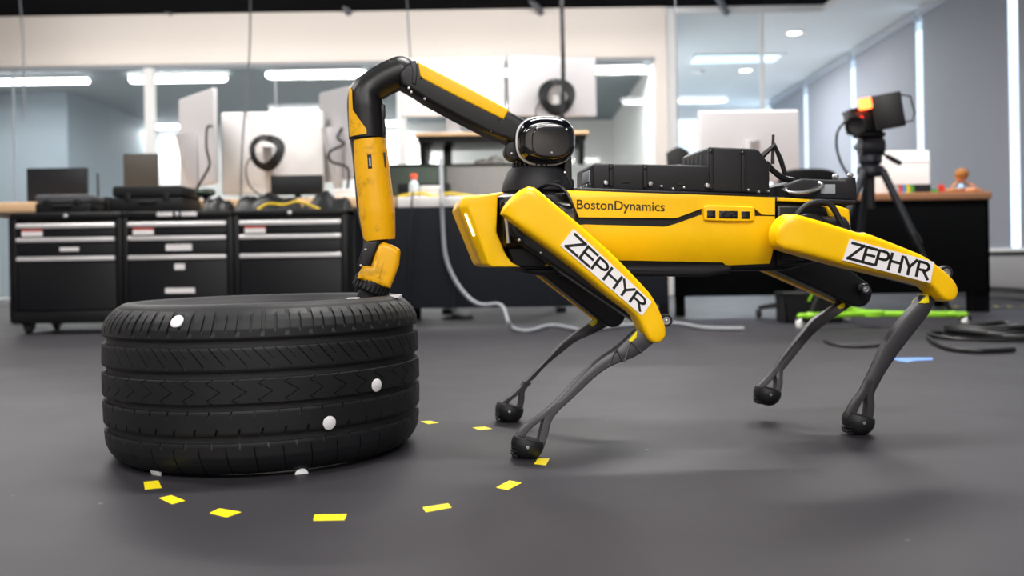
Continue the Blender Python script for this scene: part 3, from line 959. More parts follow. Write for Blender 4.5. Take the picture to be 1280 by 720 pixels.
for x, y in ((783, 227.4), (852, 230.4), (906, 233)):
    lat('slot', 'ink', [(x - 5, y - 1.8), (x + 5, y - 1.5), (x + 5, y + 1.5), (x - 5, y + 1.2)], PC, PC - 0.005, PC + 0.0022, 0.0005, 0, 0, pay)
tf = RL(884, 200, PC)[0]; z0_ = RL(884, 205, PC)[1]; z1_ = RL(884, 190, PC)[1]
for k in range(5):
    y = -0.066 + 0.028 * k
    MB().rbox(tf - 0.004, tf + 0.0012, y, y + 0.010, z0_, z1_, 0.001, 'y').build('louver', 'ink', tall)
lat('rail', 'black', [(716, 234.5), (960, 243), (958, 247.5), (716, 238.5)], 0.10, -0.105, 0.105, 0.003, 0.003, 0, pay)
# connector plate on the front end
pf = RL(741.3, 215, PC)[0]; z0_ = RL(741, 226, PC)[1]; z1_ = RL(741, 211, PC)[1]
MB().rbox(pf - 0.004, pf + 0.0025, -0.01, 0.055, z0_, z1_, 0.002, 'y').build('connector_plate', 'frame_grey', pay)
for y in (-0.03, 0.0, 0.03, 0.06):
    MB().lathe([(0.0035, -0.003), (0.0035, 0.002), (1e-4, 0.003)], 10, Matrix.Translation((pf, y, z0_ - 0.006)) @ Matrix.Rotation(math.pi / 2, 4, 'Y')).build('stud', 'silver', pay)
# ---- rear radio box, antennas, cable coil
rb = lat('rear_box', 'black_matte', [(976, 232), (1000, 224), (1052, 226), (1054, 222), (1066, 222), (1068, 246), (1066, 251), (976, 248)], 0.07, -0.09, 0.085, 0.005, 0.005)
lat('label_plate', 'frame_grey', [(1026.5, 230.5), (1044, 230.5), (1044, 242), (1026, 242)], 0.086, 0.083, 0.0868, 0.0005, 0, 0, rb)
bolt(1044.5, 221, 0.06, 4.0, parent=rb, name='dome_bolt', proud=0.008); bolt(1063, 219, 0.06, 3.6, parent=rb, name='dome_bolt', proud=0.008)
for i, (rx, rz, dy) in enumerate(((24, 7, 0), (22, 8, 0.004), (20, 6, -0.004))):
    pts = []
    for k in range(29):
        a = 2 * math.pi * k / 28
        p = R3(1001 + rx * math.cos(a), 235 - 4.0 * math.cos(a) + rz * math.sin(a) * 0.8, 0.075)
        pts.append((p.x, 0.088 + dy + 0.02 * math.sin(a), p.z))
    MB().tube(pts, 0.0032, 8).build('coiled_cable', 'cable_black' if i != 1 else 'silver', rb)
MB().tube([R3(965.8, 205, 0.02), R3(966, 188, 0.02), R3(966.6, 168.5, 0.02)], [0.0045, 0.004, 0.0032], 8).build('antenna', 'black', tall)
MB().tube([R3(952, 196, 0.03), R3(968, 181.5, 0.03), R3(976, 200, 0.03), R3(983, 223, 0.03)], [0.007, 0.006, 0.006, 0.005], 8).build('antenna_bracket', 'black', tall)
MB().tube(catmull([tuple(R3(x, y, 0.04)) for x, y in ((957, 203), (966, 213), (978, 222), (992, 226))], 4, False), 0.007, 8).build('antenna_cable', 'black', tall)
# side cable loop near the shoulder
MB().tube(catmull([tuple(R3(x, y, c)) for x, y, c in ((672, 237, 0.08), (684, 231.5, 0.11), (697, 232, 0.12), (708, 241, 0.13), (715, 256, 0.135), (722, 273, 0.13))], 5, False), 0.0035, 8).build('hip_cable', 'black', robot)

# ---- arm (centre plane)
q = R3(672, 237.5, 0.0); top = R3(672, 211, 0.0)
hgt = top.z - q.z
M = Matrix.Translation((q.x, 0, q.z - 0.004))
base = MB().lathe([(0.079, 0), (0.079, 0.006), (0.076, hgt * 0.45), (0.066, hgt * 0.95), (0.060, hgt + 0.004), (1e-4, hgt + 0.004)], 40, M).build('arm_turret', 'black_matte', robot)
for k in range(28):
    a = 2 * math.pi * k / 28
    MB().box(-0.003, 0.003, 0.048, 0.056, hgt, hgt + 0.016, M @ Matrix.Rotation(a, 4, 'Z')).build('turret_fin', 'black', base)
MB().lathe([(0.047, hgt), (0.047, hgt + 0.03), (1e-4, hgt + 0.03)], 30, M).build('turret_neck', 'black', base)
lat('turret_connector', 'black', [(704, 196), (713, 196), (713.5, 224), (716, 226), (716, 238), (702, 238)], 0.03, 0.0, 0.045, 0.003, 0.003, 0, base)
lat('turret_slot', 'ink', [(686, 225.5), (700, 224.5), (700, 227.5), (686, 228.5)], 0.08, 0.06, 0.0735, 0.001, 0, 0, base)
bolt(706, 216, 0.046, 2.0, parent=base, name='turret_screw')
def superoval(cx, cy, w, h, p=2.6, n=48):
    out = []
    for k in range(n):
        a = 2 * math.pi * k / n
        out.append((cx + w * math.copysign(abs(math.cos(a)) ** (2 / p), math.cos(a)), cy + h * math.copysign(abs(math.sin(a)) ** (2 / p), math.sin(a))))
    return out
SHc = 0.055
so_px = superoval(681.5, 176.3, 36.5, 30.6)
sj = MB().prism(OUT(so_px, SHc), -0.075, 0.052, 0.004, 0.012, 'y').build('shoulder_joint', 'black', robot)
MB().prism(OUT(superoval(681.5, 176.3, 37.0, 31.1), SHc), 0.050, 0.0545, 0.001, 0.001, 'y').build('shoulder_rim', 'rim_grey', sj)
MB().prism(OUT(superoval(682, 176.3, 35.6, 29.6), SHc), 0.054, 0.086, 0.022, 0, 'y', 8).build('shoulder_cover', 'black_gloss', sj)
MB().prism(OUT(superoval(688, 177, 24, 20.5, 3.2), 0.08), 0.08, 0.0885, 0.004, 0, 'y', 4).build('shoulder_plate', 'black_gloss', sj)
for x, y in ((671.5, 160), (708, 162), (689.5, 191)):
    bolt(x, y, 0.0885, 1.5, parent=sj, name='cover_screw', proud=0.003)
MB().prism(OUT(circle(642, 189, 12), 0.03), 0.0, 0.04, 0.004, 0.004, 'y').build('shoulder_disc', 'black_matte', sj)
bolt(639.5, 192, 0.041, 1.8, parent=sj, name='disc_screw')
# upper link
HW = 0.040
ul = lat('upper_arm', 'black', [(498, 96), (506, 84), (516.7, 80.5), (523, 83.0), (578, 111.5), (633.3, 141.5), (652, 152.5), (664, 168), (658, 188), (645, 183.8), (631.7, 178.5), (606.7, 169.3), (568, 149.5), (530, 129), (516.7, 120), (500, 110.5)], 0.0, -HW, HW, 0.010, 0.010, 0, None, 5)
lat('upper_arm_cover', 'yellow', [(521.5, 82.6), (578, 111.0), (633.5, 141.2), (626.5, 153), (574.5, 127.5), (524.5, 101.5)], 0.0, -HW - 0.002, HW + 0.0025, 0.004, 0.004, 0, ul, 4)
for x, y in ((526.5, 97), (624, 148.3)):
    bolt(x, y, HW + 0.002, 1.7, 'ink_brown', ul, 'cover_screw', 0.0015)
for x, y, m_ in ((511, 110, 'silver'), (514, 115, 'silver'), (531, 123.5, 'frame_grey'), (614, 164.5, 'black_gloss')):
    bolt(x, y, HW, 1.7, m_, ul, 'link_screw', 0.002)
lat('elbow_band', 'tripod_grey', [(512, 81), (519, 81), (521, 92), (519, 111), (514, 109), (515, 95)], 0.0, -0.042, 0.0425, 0.002, 0.002, 0, ul)
# elbow and forearm
AX = 0.0
el_c = catmull([tuple(R3(x, y, AX)) for x, y in ((501, 91), (486, 97), (469, 107), (457.5, 119), (457.5, 141), (459.5, 173))], 6, False)
rr = [pxr(20.0 - 0.8 * min(1, i / 10) + 3.0 * max(0, min(1, (i - 13) / 9))) for i in range(40)]
el = MB().tube(el_c, rr[:len(el_c)], 28, True, None, False)
el.ball(Vector(el_c[0]), pxr(20.0), 28)
elb = el.build('elbow', 'black', robot, ang=50)
for x, y, c in ((488.5, 77, 0.022), (445, 112, 0.026), (446, 137, 0.03), (492, 104, 0.024)):
    bolt(x, y, c, 2.2, 'black_gloss', elb, 'elbow_screw', 0.004)
lat('elbow_connector', 'black', [(476, 131), (481.5, 133), (482, 147), (480, 150), (482, 158), (482, 170), (477, 172), (475, 150)], 0.0, -0.018, 0.022, 0.003, 0.003, 0, elb)
def tube_c(x, z):
    best = 9; 
    for i in range(len(el_c) - 1):
        a, b = el_c[i], el_c[i + 1]
        dx, dz = b[0] - a[0], b[2] - a[2]
        t = max(0, min(1, ((x - a[0]) * dx + (z - a[2]) * dz) / (dx * dx + dz * dz)))
        best = min(best, math.hypot(x - a[0] - dx * t, z - a[2] - dz * t))
    r = pxr(22.2) + 0.0014
    return math.sqrt(max(1e-6, r * r - best * best))
cu_t = OUT([(437.5, 110), (440.5, 116), (441.5, 140), (450, 153), (459, 165.5), (458.3, 170.5)], 0.0)
cu_b = OUT([(436.5, 112), (436.2, 125), (436.2, 140), (436.2, 150), (436.6, 162), (437.4, 172.5)], 0.0)
for sgn in (1, -1):
    mb = strip_panel(cu_t, cu_b, 30, 14, tube_c, 0.003)
    (mb if sgn > 0 else mirror(mb)).build('elbow_guard', 'yellow_worn', elb, ang=50)
fa = [tuple(R3(x, y, AX)) for x, y in ((461.3, 175), (463.5, 195), (467, 230), (471, 265), (474.5, 300))]
fr = [pxr(20.2), pxr(20.6), pxr(21.2), pxr(21.8), pxr(18.5)]
fore = MB().tube(catmull(fa, 6, False), [fr[min(4, i // 6)] + (fr[min(4, i // 6 + 1)] - fr[min(4, i // 6)]) * (i % 6) / 6 for i in range(25)], 32).build('forearm', 'yellow_worn', robot, ang=50)
fb = [tuple(R3(x - 3.6, y, AX - 0.006)) for x, y in ((461, 171), (463.5, 195), (467, 230), (470, 262), (473, 296))]
MB().tube(fb, [pxr(19.4), pxr(18.6), pxr(19.0), pxr(19.4), pxr(15.5)], 32).build('forearm_sleeve', 'black', fore, ang=50)
for x, y, w, hh in ((461.5, 202, 2.6, 9), (480.0, 200, 1.6, 9.5)):
    off = (x - 464.0); cz = math.sqrt(max(0, pxr(20.6) ** 2 - (off * 1.99 / FPX) ** 2))
    q = [RL(a, b, cz) for a, b in ((x - w, y - hh), (x + w, y - hh), (x + w + 1.2, y + hh), (x - w + 1.2, y + hh))]
    MB().prism(q, cz - 0.006, cz + 0.0016, 0.0012, 0, 'y').build('forearm_slot', 'ink', fore)
    if w > 2:
        q = [RL(a, b, cz) for a, b in ((x - 0.6, y - 5), (x + 1.6, y - 5), (x + 2.4, y + 6), (x + 0.2, y + 6))]
        MB().prism(q, cz - 0.002, cz + 0.0019, 0, 0, 'y').build('slot_glint', 'frame_grey', fore)
# wrist
wj = MB().tube([R3(470, 296, 0), R3(468, 318, 0), R3(463, 340, 0)], [pxr(15), pxr(14), pxr(14)], 20).build('wrist_joint', 'black_matte', robot)
lat('wrist_yoke', 'black', [(456, 302), (474, 300), (468, 322), (462, 336), (448, 338), (447, 330)], 0.0, -0.030, 0.030, 0.006, 0.006, 0, wj)
for x, y in ((451, 332), (457, 312)):
    bolt(x, y, 0.031, 1.8, parent=wj, name='wrist_screw')
wr = lat('wrist_cover', 'yellow_worn', [(474, 306.5), (479, 302.8), (490, 306.5), (499.5, 311.5), (500.3, 316), (498.8, 331), (493, 347), (487.5, 360.5), (466, 355.5), (447, 348), (449.5, 340), (453.6, 332), (464.5, 332), (469, 318)], 0.0, -0.040, 0.040, 0.012, 0.012, 0, None, 5)
MB().prism(OUT([(478, 328), (480, 327), (474.5, 347), (472.5, 347)], 0.04), 0.038, 0.0418, 0.001, 0, 'y').build('cover_ridge', 'yellow_worn', wr)
gc = MB()
a0 = R3(468.5, 349, 0); a1 = R3(461, 365, 0)
ax = (a1 - a0).normalized()
MG = Matrix.Translation(a0) @ ax.to_track_quat('Z', 'Y').to_matrix().to_4x4()
Lg = (a1 - a0).length
gc.lathe([(1e-4, 0), (0.037, 0), (0.0385, 0.004), (0.0385, Lg - 0.004), (0.036, Lg), (1e-4, Lg)], 30, MG)
grip = gc.build('gripper_collar', 'black', robot)
for k in range(26):
    MB().box(-0.0022, 0.0022, 0.037, 0.0405, 0.005, Lg - 0.003, MG @ Matrix.Rotation(2 * math.pi * k / 26, 4, 'Z')).build('grip_fin', 'black_matte', grip)
MB().prism([(-0.028, Lg - 0.002), (0.028, Lg - 0.002), (0.024, Lg + 0.05), (0.006, Lg + 0.075), (-0.004, Lg + 0.05)], -0.02, 0.02, 0.004, 0.004, 'y', 3, MG).build('gripper_jaw', 'black_matte', grip)

# ================================================================== THE TYRE
TR = 0.322
TC = Vector((-0.523, 1.951, 0.0))
TILT = 0.010
tyre = thing('tyre', 'wide worn black car tyre with white dots lying flat on the floor', 'tyre', (TC.x, TC.y, 0.0033))
tyre.rotation_euler = (0, -TILT, 0)
def crown(z):
    q = (z - 0.155) / 0.155
    return TR - 0.006 * q * q - 0.030 * max(0, abs(q) - 0.72) ** 2 / 0.0784 * 0.9
SEG = 240
# carcass: groove floors, both sidewalls, beads and the hollow inside
prof = []
for z in [0.030 + 0.25 * k / 24 for k in range(25)]:
    prof.append((crown(z) - 0.0095, z))
prof += [(0.302, 0.290), (0.296, 0.2985), (0.292, 0.303)]
prof += [(0.290, 0.3015), (0.288, 0.305), (0.282, 0.309), (0.274, 0.3115), (0.268, 0.312), (0.266, 0.3105), (0.262, 0.3115), (0.254, 0.3085), (0.250, 0.306), (0.249, 0.3035),
         (0.243, 0.300), (0.237, 0.294), (0.232, 0.286), (0.229, 0.278), (0.230, 0.272), (0.236, 0.268), (0.250, 0.275), (0.268, 0.280), (0.284, 0.276), (0.296, 0.262), (0.302, 0.24),
         (0.304, 0.155), (0.302, 0.07), (0.296, 0.05), (0.284, 0.036), (0.268, 0.032), (0.250, 0.037), (0.236, 0.044), (0.230, 0.040), (0.229, 0.034),
         (0.232, 0.026), (0.237, 0.018), (0.243, 0.012), (0.250, 0.006), (0.262, 0.0015), (0.270, 0.0), (0.280, 0.002), (0.290, 0.010), (0.298, 0.018)]
MB().lathe(prof, SEG, closed=True).build('carcass', 'tyre_wall', tyre, ang=50)

def rib(z0, z1, N, sipes, shift, rows=12, rfun=crown, depth=0.0075, wall=0.010, phase=0.0):
    """one circumferential rib; its sipes follow theta = shift(v)"""
    mb = MB()
    vv = [i / rows for i in range(rows + 1)]
    cols = [(0.0, None)]
    eps = 0.012
    for si, (u, w, g) in enumerate(sipes):
        cols += [(u - w / 2, None), (u - w / 2 + eps, si), (u + w / 2 - eps, si), (u + w / 2, None)]
    us = sorted(cols, key=lambda q: q[0])
    full = []
    for i, c in enumerate(us):           # fill broad lands
        full.append(c)
        nx = us[i + 1][0] if i + 1 < len(us) else 1.0
        if nx - c[0] > 0.25:
            full.append(((c[0] + nx) / 2, None))
    pit = 2 * math.pi / N
    rowsets = [(0.0, -wall)] + [(v, 0.0) for v in vv] + [(1.0, -wall)]
    verts, nc = [], N * len(full)
    for v, off in rowsets:
        z = z0 + (z1 - z0) * v
        for k in range(N):
            for u, si in full:
                th = (k + u + shift(v)) * pit + phase
                r = rfun(z) + off
                if si is not None and off == 0.0:
                    r -= depth * sipes[si][2](v)
                # softened rib rims
                if off == 0.0 and (v == 0.0 or v == 1.0):
                    r -= 0.0012
                verts.append((r * math.cos(th), r * math.sin(th), z))
    faces = []
    for i in range(len(rowsets) - 1):
        for k in range(nc):
            j = (k + 1) % nc
            faces.append((i * nc + k, i * nc + j, (i + 1) * nc + j, (i + 1) * nc + k))
    mb.add(verts, faces)
    return mb.build('tread_rib', 'tyre_rubber', tyre, ang=30, weld=False)
step = lambda a, b: (lambda v: max(0.0, min(1.0, ((v - a) / 0.14) if a > 0 else 1.0, ((b - v) / 0.14) if b < 1 else 1.0)))
def rsh(z):       # upper shoulder surface
    pts = [(0.244, crown(0.244)), (0.268, 0.3185), (0.282, 0.3125), (0.292, 0.3045), (0.300, 0.2955), (0.3025, 0.2925)]
    for (a, ra), (b, rb) in zip(pts, pts[1:]):
        if z <= b:
            t = max(0, (z - a) / (b - a)); return ra + (rb - ra) * t
    return pts[-1][1]
def rshl(z):
    pts = [(0.004, 0.2935), (0.012, 0.303), (0.024, 0.3115), (0.038, 0.3175), (0.066, crown(0.066))]
    for (a, ra), (b, rb) in zip(pts, pts[1:]):
        if z <= b:
            t = max(0, (z - a) / (b - a)); return ra + (rb - ra) * t
    return pts[-1][1]
# upper shoulder: long and short lateral slots
rib(0.250, 0.3025, 46, [(0.25, 0.20, step(0.10, 1.0)), (0.75, 0.10, step(0.24, 0.86))], lambda v: 0.10 * math.sin(v * 2.2), 24, rsh, 0.0038)
# slanted slits
rib(0.193, 0.2350, 52, [(0.5, 0.07, step(0.12, 1.0)), (0.0 + 0.98, 0.035, step(0.5, 1.0))], lambda v: -0.95 * v, 14, crown, 0.005)
# zigzag centre rib
def zig(v):
    return 0.55 * (abs(((v * 1.5 + 0.25) % 1.0) * 2 - 1)) if True else 0
rib(0.134, 0.1790, 44, [(0.5, 0.06, step(0.0, 1.0))], zig, 24, crown, 0.004)
# notched rib
rib(0.0785, 0.1220, 50, [(0.3, 0.10, step(0.0, 0.26)), (0.8, 0.07, step(0.76, 1.0))], lambda v: 0.25 * v, 14, crown, 0.006)
# lower shoulder
rib(0.0040, 0.0640, 40, [(0.3, 0.05, step(0.0, 0.86)), (0.8, 0.10, step(0.84, 1.0))], lambda v: -0.15 * v, 16, rshl, 0.004)

# white marker dots
TM = Matrix.Translation(tyre.location) @ Matrix.Rotation(-TILT, 4, 'Y')
TI = TM.inverted()
def dot_side(px, py, r=0.0125):
    o = TI @ Vector((0, 0, CAMH)); d = (TI.to_3x3() @ ray(px, py))
    best = None
    t = 1.0
    while t < 2.4:
        q = o + d * t
        R = rshl(q.z) if q.z < 0.066 else (rsh(q.z) if q.z > 0.25 else crown(q.z))
        if math.hypot(q.x, q.y) < R:
            best = q; break
        t += 0.0008
    if best is None:
        return
    q = best
    nrm = Vector((q.x, q.y, 0)).normalized()
    e = 0.004
    f = rsh if q.z > 0.25 else (rshl if q.z < 0.066 else crown)
    nrm = (nrm - Vector((0, 0, 1)) * ((f(q.z + e) - f(q.z - e)) / (2 * e))).normalized()
    M = Matrix.Translation(q + nrm * 0.0006) @ nrm.to_track_quat('Z', 'Y').to_matrix().to_4x4()
    MB().lathe([(r, -0.003), (r, 0.0008), (r * 0.93, 0.0014), (1e-4, 0.0016)], 22, M).build('marker_dot', 'dot_white', tyre)
def dot_top(px, py, r=0.013):
    o = TI @ Vector((0, 0, CAMH)); d = (TI.to_3x3() @ ray(px, py))
    t = (0.3118 - o.z) / d.z
    q = o + d * t
    rr = math.hypot(q.x, q.y)
    k = min(max(rr, 0.262), 0.284) / rr
    q = Vector((q.x * k, q.y * k, 0.3118 if rr < 0.275 else 0.3112))
    MB().lathe([(r, -0.004), (r, 0.0008), (r * 0.93, 0.0014), (1e-4, 0.0016)], 22, Matrix.Translation(q)).build('marker_dot', 'dot_white', tyre)
for q in ((221.5, 402), (470.5, 481.5), (411.5, 528.5), (377, 594), (127.5, 514), (195, 591)):
    dot_side(*q)
for q in ((431, 373), (498, 369)):
    dot_top(*q)

# ================================================================== FLOOR TAPE
def tape(pts, mt, label, grp, z=0.0006):
    q = [G(*p) for p in pts]
    c = sum(q, Vector()) / len(q)
    o = MB().prism([(p.x - c.x, p.y - c.y) for p in q], 0.0002, z, 0, 0, 'z').build('floor_tape', mt, None, (c.x, c.y, 0))
    return tag(o, label, 'tape', grp)
Z5 = lambda L: [(160 + x / 2.370, 500 + y / 2.370) for x, y in L]
RINGT = ['yellow floor tape mark closest to the lower edge of the tyre', 'diamond-like yellow floor tape mark, second in the ring from the tyre edge', 'yellow floor tape mark, third in the ring from the tyre edge', 'longest yellow floor tape mark, fourth in the ring from the tyre edge',
         'yellow floor tape mark, fifth in the ring from the tyre edge', 'yellow floor tape mark next but one to the planted front foot', 'yellow floor tape mark touching the sole of the front foot', 'yellow floor tape mark closest to the far front foot', 'yellow floor tape mark between the tyre and the far front foot, nearer the tyre']
for RT, L in zip(RINGT, (((46, 243), (90, 239), (100, 261), (50, 266)), ((92, 291), (128, 283), (169, 299), (130, 309)), ((241, 336), (270, 322), (336, 333), (292, 348)),
          ((553, 341), (649, 339), (641, 356), (549, 358)), ((873, 319), (948, 307), (959, 319), (882, 333)), ((1090, 260), (1130, 239), (1166, 246), (1125, 267)),
          ((1203, 190), (1215, 173), (1249, 174), (1238, 194)), ((1020, 82), (1058, 79), (1079, 86), (1042, 90)), ((866, 64), (895, 62), (922, 68), (890, 72)))):
    tape(Z5(L), 'tape_yellow', RT, 'ring of yellow tape marks')
tape([(1113, 447.5), (1166, 447), (1166, 450), (1142, 451), (1135, 453), (1122, 451)], 'tape_blue', 'strip of blue tape stuck on the floor behind the robot', None)

# ================================================================== WORKBENCHES AND CABINETS
def rect(x0, x1, y0, y1, d):
    """centre-bottom point, width and height of a pixel rectangle standing at distance d"""
    c = P((x0 + x1) / 2, y1, d)
    return c, (x1 - x0) * d / FPX, (y1 - y0) * d / FPX
def castor(parent, x, y, r=0.045, zt=0.12, mt='cab_black', wm='cable_black'):
    c = MB().box(x - 0.028, x + 0.028, y - 0.03, y + 0.03, zt - 0.012, zt)
    c.box(x - 0.026, x - 0.020, y - 0.02, y + 0.025, r, zt - 0.012).box(x + 0.020, x + 0.026, y - 0.02, y + 0.025, r, zt - 0.012)
    o = c.build('castor', mt, parent)
    MB().lathe([(1e-4, -0.016), (r * 0.9, -0.016), (r, -0.01), (r, 0.01), (r * 0.9, 0.016), (1e-4, 0.016)], 18, Matrix.Translation((x, y, r)) @ Matrix.Rotation(math.pi / 2, 4, 'Y')).build('wheel', wm, o)
    return o
CD, CZ = 5.3, 0.70
def cabinet(x0, x1, dx0, dx1, label, stickers, lock=True, tags=()):
    a, b = P(x0, 300, CD).x, P(x1, 300, CD).x
    cx = (a + b) / 2; w = (b - a) / 2
    t = thing('tool_cabinet', label, 'cabinet', (cx, CD, 0))
    MB().rbox(-w, w, 0.02, 0.46, 0.075, CZ, 0.006, 'y').build('body', 'cab_black', t)
    for s in (-1, 1):
        MB().rbox(s * w - (0.032 if s > 0 else 0), s * w + (0.032 if s < 0 else 0), 0.0, 0.03, 0.075, CZ - 0.03, 0.004, 'z').build('side_frame', 'cab_black', t)
    MB().rbox(-w, w, -0.006, 0.46, CZ - 0.035, CZ, 0.008, 'x').build('top_tray', 'cab_black', t)
    MB().rbox(-w, w, -0.006, 0.46, 0.062, 0.132, 0.006, 'x').build('base_plinth', 'cab_black', t)
    dz = [(0.640, 0.565), (0.560, 0.455), (0.450, 0.138)]
    dr = []
    for zt, zb in dz:
        d = MB().rbox(-w + 0.036, w - 0.036, 0.002, 0.05, zb, zt, 0.004, 'y').build('drawer', 'cab_face', t)
        MB().rbox(-w + 0.036, w - 0.036, -0.020, 0.004, zt - 0.030, zt - 0.002, 0.010, 'x', 4).build('handle', 'handle', d)
        dr.append(d)
    for k, sx, sz, sw, sh, red in stickers:
        z = dz[k][0] - sz
        MB().box(sx * w - sw / 2, sx * w + sw / 2, -0.001, 0.003, z - sh, z).build('sticker', 'sticker_white', dr[k])
        if red:
            MB().box(sx * w - sw / 2, sx * w + sw / 2, -0.0015, 0.003, z, z + 0.014).build('sticker_band', 'red', dr[k])
    if lock:
        MB().lathe([(0.013, 0), (0.013, 0.006), (0.010, 0.008), (1e-4, 0.008)], 16, Matrix.Translation((0, -0.005, CZ - 0.020)) @ Matrix.Rotation(math.pi / 2, 4, 'X')).build('lock', 'silver', t)
    for sx in tags:
        MB().rbox(sx - 0.045, sx + 0.045, -0.010, -0.004, CZ - 0.030, CZ - 0.008, 0.003, 'y').build('name_tag', 'sticker_white', t)
    for x in (-w + 0.06, w - 0.06):
        for y in (0.07, 0.40):
            castor(t, x, y, 0.028, 0.064)
    return t
cabinet(14, 152, 20, 147, 'black tool cabinet with one small white drawer sticker, its corner farthest from the tyre', [(0, -0.62, 0.046, 0.12, 0.028, True), (1, 0.05, 0.060, 0.11, 0.022, False)])
cabinet(153, 291, 159, 284, 'black tool cabinet with white labels down its middle, between two other cabinets', [(0, -0.62, 0.046, 0.12, 0.028, True), (1, 0.02, 0.052, 0.15, 0.036, False), (2, 0.03, 0.055, 0.06, 0.034, False), (2, 0.03, 0.195, 0.17, 0.03, False)], True, (-0.07, 0.07))
cabinet(292, 434, 297, 422, 'black tool cabinet with a single red-topped sticker, next to the dark bench panel', [(0, -0.62, 0.046, 0.12, 0.028, True)])

def table(name, label, x0, x1, y0, y1, ztop, thick, mt, legs, lm='cab_black'):
    t = thing(name, label, 'table', ((x0 + x1) / 2, (y0 + y1) / 2, 0))
    w, h = (x1 - x0) / 2, (y1 - y0) / 2
    MB().rbox(-w, w, -h, h, ztop - thick, ztop, 0.006, 'x').build('table_top', mt, t)
    for sx in legs:
        for sy in (-1, 1):
            MB().rbox(sx * w - 0.03, sx * w + 0.03, sy * (h - 0.06) - 0.03, sy * (h - 0.06) + 0.03, 0, ztop - thick, 0.006, 'z').build('leg', lm, t)
    return t
TZ = 0.80
tl = table('workbench', 'long workbench with pale wooden top behind the tool cabinets', P(-70, 250, 5.8).x, P(496, 250, 5.8).x, 5.80, 6.55, TZ, 0.065, 'wood', (-0.95, 0, 0.95))
CZT = 0.775
c0, c1 = P(497, 250, 5.5).x, P(836, 250, 5.5).x
tc_ = table('workbench', 'workbench with white front edge and dark navy front panel behind the robot', c0, c1, 5.5, 6.25, CZT, 0.062, 'white_edge', (-0.96, 0.96))
pw = P(444, 300, 5.5).x - (c0 + c1) / 2
MB().rbox(pw, (c1 - c0) / 2 - 0.01, -0.37, -0.345, 0.105, CZT - 0.062, 0.004, 'y').build('front_panel', 'navy_panel', tc_)
for k in (0.0, 0.36, 0.72):
    MB().box(pw + (c1 - c0) * k - 0.004, pw + (c1 - c0) * k + 0.004, -0.373, -0.34, 0.105, CZT - 0.064).build('panel_joint', 'cab_black', tc_)
RZ = 0.790
r0, r1 = P(840, 245, 6.0).x, P(1240, 245, 6.0).x
tr_ = table('workbench', 'brown topped workbench draped in black below, beside the window blinds', r0, r1, 6.0, 6.75, RZ, 0.05, 'wood_brown', (-0.95, 0.965), 'cloth_black')
MB().rbox(-(r1 - r0) / 2 + 0.01, (r1 - r0) / 2 - 0.015, -0.365, -0.345, 0.13, RZ - 0.05, 0.004, 'y').build('front_drape', 'cloth_black', tr_)
MB().rbox((r1 - r0) / 2 - 0.035, (r1 - r0) / 2 - 0.015, -0.365, 0.34, 0.13, RZ - 0.05, 0.004, 'y').build('side_drape', 'cloth_black', tr_)
MB().box((r1 - r0) / 2 - 0.13, (r1 - r0) / 2 - 0.02, -0.36, -0.27, 0.0, 0.13).build('leg', 'cloth_black', tr_)

# ================================================================== DISPLAYS
def display(label, loc, w, h, ztot, rz, mt='display_silver', neck=0.055, foot=True, stand_mt='display_silver', arm_down=0.0):
    """all-in-one display seen from behind: loc = foot point, ztot = height of the upper edge"""
    t = thing('desktop_display', label, 'display', loc, rz)
    MB().prism(rrect(-w / 2, w / 2, ztot - h, ztot, 0.018, 5), 0.0, -0.028, 0.014, 0.002, 'y', 5).build('back_shell', mt, t)
    MB().prism(rrect(-w / 2 + 0.006, w / 2 - 0.006, ztot - h + 0.006, ztot - 0.006, 0.014, 4), 0.0, 0.004, 0.001, 0, 'y').build('screen', 'screen_dark', t)
    MB().rbox(-w / 2 + 0.001, w / 2 - 0.001, -0.026, -0.002, ztot - h + 0.115, ztot - h + 0.118, 0.001, 'x').build('seam', 'frame_grey', t)
    zn = ztot - h * 0.42
    MB().prism([(-0.16, zn - 0.02), (-0.045, 0.0), (-0.035, 0.0), (-0.026, zn - 0.03), (-0.026, zn)], -neck, neck, 0.003, 0.003, 'x').build('stand_neck', stand_mt, t)
    if foot:
        MB().rbox(-0.10, 0.10, -0.12, 0.10, 0.0, 0.008, 0.02, 'z', 4).build('stand_foot', stand_mt, t)
    return t
def hang_coil(px, py, d, rpx, label, n=8):
    c = P(px, py, d)
    t = thing('cable_coil', label, 'cable', c)
    for k in range(n):
        r = rpx * d / FPX * (1 - 0.045 * k)
        pts = [(r * math.cos(a) + 0.007 * math.sin(2.0 * a + k), -0.008 * k + 0.008 * math.sin(3 * a), r * 1.02 * math.sin(a) + 0.007 * math.cos(2 * a + k)) for a in [2 * math.pi * i / 32 for i in range(33)]]
        MB().tube(pts, 0.008, 6).build('loop', 'cable_black', t)
    tail = [(-rpx * 0.7 * d / FPX, -0.02, 0.0), (-rpx * 1.2 * d / FPX, -0.03, -0.1), (-rpx * 1.0 * d / FPX, -0.03, -0.22), (-rpx * 0.2 * d / FPX, -0.03, -0.30)]
    MB().tube(catmull(tail, 5, False), 0.005, 6).build('tail', 'cable_black', t)
    return t
def disp_px(label, x0, x1, y0, y1, d, zb, rz=0.0, h=None, wd=None, **kw):
    a = P((x0 + x1) / 2, y0, d)
    w = wd or (x1 - x0) * d / FPX
    hh = h or (y1 - y0) * d / FPX
    return display(label, (a.x, d + 0.02, zb + 0.002), w, hh, a.z - zb, rz, **kw)
disp_px('silver desktop display turned almost edge-on, on the wooden workbench', 223, 272, 117, 238, 6.1, TZ, math.radians(-48), h=0.62, wd=0.56, neck=0.03)
disp_px('white backed desktop display with a cable coil on its stand, on the wooden workbench', 276, 404, 140, 243, 6.2, TZ, 0.0, mt='display_white', neck=0.03)
